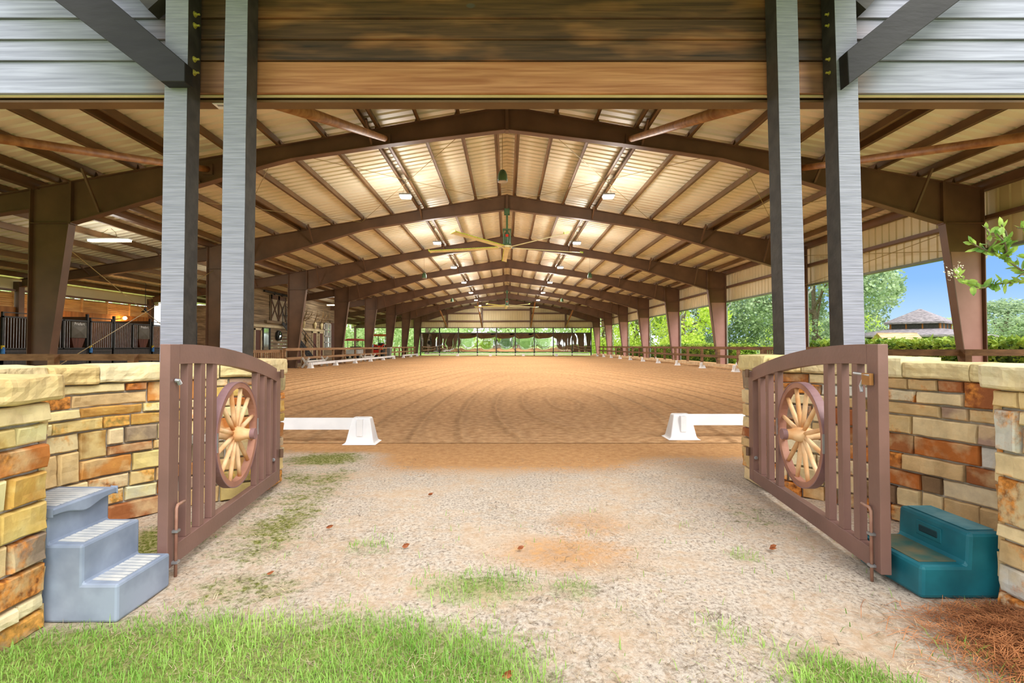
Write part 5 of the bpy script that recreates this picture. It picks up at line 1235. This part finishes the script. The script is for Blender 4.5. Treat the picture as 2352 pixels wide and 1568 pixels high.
# the trees the mirrors show, standing behind the photographer's back
dup(T2, (-7, -34, -.05), 'bright tree reflected in the left centre mirrors', None, .4); dup(T3, (9, -38, -.05), 'bright tree reflected in the right centre mirrors', None, .9)
dup(T3, (-16, -42, -.05), 'pale tree reflected at the far left of the mirrors', None, 2.1); dup(T1, (1.5, -50, -.05), 'grey green tree reflected in the middle mirror', None, 2.9)

# crape myrtle sapling reaching in from the right
t = thing('crape_myrtle', (3.55, 2.9, 0), 'leafy crape myrtle branch hanging in at the upper right', 'shrub')
q = MB(); q.tube([(3.55, 2.9, 0), (3.5, 2.88, .8), (3.4, 2.85, 1.4), (3.2, 2.82, 1.62)], [.025, .02, .015, .01], 8); q.build('stem', barkm, t, smooth=True)
twigs = [[(3.2, 2.82, 1.62), (2.95, 2.8, 1.6), (2.79, 2.8, 1.61), (2.739, 2.8, 1.645), (2.645, 2.8, 1.704), (2.60, 2.79, 1.75), (2.60, 2.78, 1.81), (2.575, 2.78, 1.845)],
         [(2.645, 2.8, 1.704), (2.6, 2.82, 1.73), (2.54, 2.83, 1.77)],
         [(2.692, 2.8, 1.68), (2.69, 2.77, 1.75), (2.67, 2.76, 1.81), (2.645, 2.76, 1.85)],
         [(2.95, 2.8, 1.6), (2.9, 2.76, 1.75), (2.8, 2.75, 1.82), (2.72, 2.75, 1.83)],
         [(2.95, 2.8, 1.6), (2.79, 2.82, 1.55), (2.69, 2.83, 1.54), (2.60, 2.84, 1.515), (2.539, 2.84, 1.545), (2.47, 2.84, 1.60)],
         [(2.95, 2.8, 1.6), (2.85, 2.74, 1.58), (2.76, 2.72, 1.6), (2.70, 2.72, 1.57)],
         [(2.95, 2.8, 1.6), (2.86, 2.7, 1.56), (2.74, 2.68, 1.545)], [(2.85, 2.74, 1.66), (2.76, 2.7, 1.67), (2.70, 2.69, 1.655)], [(2.70, 2.78, 1.68), (2.66, 2.76, 1.76), (2.61, 2.75, 1.80)]]
tw = MB(); lf = MB(); rg = random.Random(12)
def leaf(m, p, d_, s, rg):
    d_ = d_.normalized(); b_ = Matrix.Rotation(rg.uniform(0, 6.3), 3, d_) @ d_.orthogonal().normalized(); up = d_.cross(b_)
    pts = [p, p + d_ * s * .35 + b_ * s * .24 + up * s * .06, p + d_ * s * .7 + b_ * s * .2 + up * s * .03, p + d_ * s, p + d_ * s * .7 - b_ * s * .2 + up * s * .03, p + d_ * s * .35 - b_ * s * .24 + up * s * .06, p + d_ * s * .5]
    m.add(pts, [(0, 1, 6), (1, 2, 6), (2, 3, 6), (3, 4, 6), (4, 5, 6), (5, 0, 6)])
for tws in twigs:
    tw.tube(tws, [.006 - .0035 * i / len(tws) for i in range(len(tws))], 5)
    for p, q_ in zip(tws, tws[1:]):
        p = Vector(p); q_ = Vector(q_); L = (q_ - p).length; n_ = max(1, int(L / .017))
        for k in range(n_):
            for s in (-1, 1):
                d_ = (q_ - p).normalized() * .5 + Vector((rg.gauss(0, .6), rg.gauss(0, .5), rg.gauss(.1, .5)))
                leaf(lf, p.lerp(q_, k / n_), d_, rg.uniform(.034, .068), rg)
tw.build('twig', barkm, t); lf.build('leaves', pm('myrtle_leaf', (92, 138, 56), (186, 214, 106), 14, .4, trans=.35), t)
bl = MB()
for _ in range(60):
    p = Vector((2.455 + rg.gauss(0, .022), 2.84 + rg.gauss(0, .02), 1.61 + rg.gauss(0, .02))); leaf(bl, p, Vector((rg.gauss(0, 1), rg.gauss(0, 1), rg.gauss(0, 1))), .012, rg)
bl.build('blossom', pm('blossom', (240, 232, 200), (250, 246, 226), 9, .6, trans=.3), t)

# ------------------------------------------------------------------ grass, dry litter, pine straw, fallen leaves
def blade(V, F, x, y, z, h, w, lean, ang, curl=.5):
    dx, dy = math.cos(ang), math.sin(ang); px, py = -dy * w / 2, dx * w / 2; k = len(V)
    mx_, mz = lean * h * .4, h * .62
    V += [(x - px, y - py, z), (x + px, y + py, z), (x + dx * mx_ - px * .8, y + dy * mx_ - py * .8, z + mz), (x + dx * mx_ + px * .8, y + dy * mx_ + py * .8, z + mz), (x + dx * lean * h, y + dy * lean * h, z + h * (1 - curl * .25 * lean))]
    F += [(k, k + 1, k + 3, k + 2), (k + 2, k + 3, k + 4)]
def clear(x, y):
    if x < -1.66 and 2.25 < y < 2.64: return False
    if x < -1.95 and y < 2.3: return False
    if x > 1.94 and 2.46 < y < 2.95: return False
    if x > 2.26 and y < 2.5: return False
    return x > -2.75 and x < 2.8
rg = random.Random(21); V = []; F = []
cnt = 0
while cnt < 30000:
    y = 1.25 + 2.6 * rg.random() ** 1.6; x = rg.uniform(-1.1, 1.1) * (y * 1.0 + .1)
    if not clear(x, y): continue
    gd = grassy(x, y) + .25 * nz3(x, y, 2.3, 5) + .25 * nz3(x, y, 6, 9)
    if rg.random() > max(.012, (gd - .22) * 1.35): continue
    blade(V, F, x, y, -.004, rg.uniform(.02, .058) * (1 + .25 * nz3(x, y, 3)), rg.uniform(.0022, .0045), rg.uniform(.1, 1.2), rg.uniform(0, 6.28)); cnt += 1
tag(MB().add(V, F).build('grass', pm('grass_blade', (110, 166, 58), (182, 218, 112), 1.6, .5, trans=.4, lo=.3, hi=.7)), 'short green grass in the foreground, thickest at lower left', 'grass', kind='stuff')
V = []; F = []
for _ in range(26000):
    y = 1.3 + 4.2 * rg.random() ** 1.5; x = rg.uniform(-1.05, 1.05) * (y * .9 + .1)
    if not clear(x, y) or (x < -2.0 and y > 3.9): continue
    if nz3(x, y, 1.1, 4) + .5 * nz3(x, y, 4, 2) < -.05: continue
    blade(V, F, x, y, .004 + .012 * nz3(x, y, 2.2), rg.uniform(.004, .016), rg.uniform(.0014, .0034), rg.uniform(2, 6), rg.uniform(0, 6.28), 0)
tag(MB().add(V, F).build('dry_litter', pm('straw', (92, 80, 66), (206, 186, 154), 5, .8, lo=.35, hi=.65)), 'dry grass clippings scattered over the bare ground', 'grass', kind='stuff')
V = []; F = []
for _ in range(9000):
    x = 2.28 - abs(rg.gauss(0, .22)); y = 1.95 + rg.gauss(0, .24)
    if x < 1.4 or x > 2.27 or y > 2.44: continue
    hgt = .14 * max(0, 1 - (2.3 - x) / .6) * math.exp(-((y - 1.9) / .35) ** 2); a_ = rg.uniform(0, 6.28); L = rg.uniform(.06, .17); z = rg.uniform(0, 1) * hgt + .006
    k = len(V); dx, dy = math.cos(a_) * L / 2, math.sin(a_) * L / 2; px, py = -math.sin(a_) * .0011, math.cos(a_) * .0011; tz = rg.uniform(-.25, .25) * L * (.3 + hgt * 6)
    V += [(x - dx - px, y - dy - py, max(.004, z - tz)), (x - dx + px, y - dy + py, max(.004, z - tz)), (x - px, y - py, z + .01), (x + px, y + py, z + .01), (x + dx - px, y + dy - py, max(.004, z + tz)), (x + dx + px, y + dy + py, max(.004, z + tz))]
    F += [(k, k + 1, k + 3, k + 2), (k + 2, k + 3, k + 5, k + 4)]
tag(MB().add(V, F).build('pine_straw', pm('pine_needle', (140, 84, 48), (206, 140, 90), 9, .6)), 'heap of brown pine needles in the lower right corner', 'pine straw', kind='stuff')
dl = pm('dead_leaf', (120, 62, 30), (162, 96, 52), 30, .7)
for x, y, s, lb in ((-.02, 1.88, .05, 'curled brown leaf lying in the foreground grass'), (.06, 3.05, .045, 'rust brown leaf on the sand near the middle'), (1.53, 3.05, .06, 'long rust brown leaf by the right gate'), (-.62, 3.08, .05, 'dark brown leaf left of the middle'), (-.63, 4.15, .05, 'dark brown leaf farther back on the left'), (-1.18, 3.4, .05, 'dark brown leaf near the left gate'), (-1.25, 2.72, .04, 'red brown leaf beside the left gate bolt')):
    t = thing('fallen_leaf', (x, y, .02), lb, 'leaf', 'fallen leaves on the ground'); m = MB()
    leaf(m, Vector((x, y, .018)), Vector((1, .4, .25)), s, rg); leaf(m, Vector((x, y, .018)), Vector((1, .1, .1)), s * .8, rg); m.build('leaf_blade', dl, t)
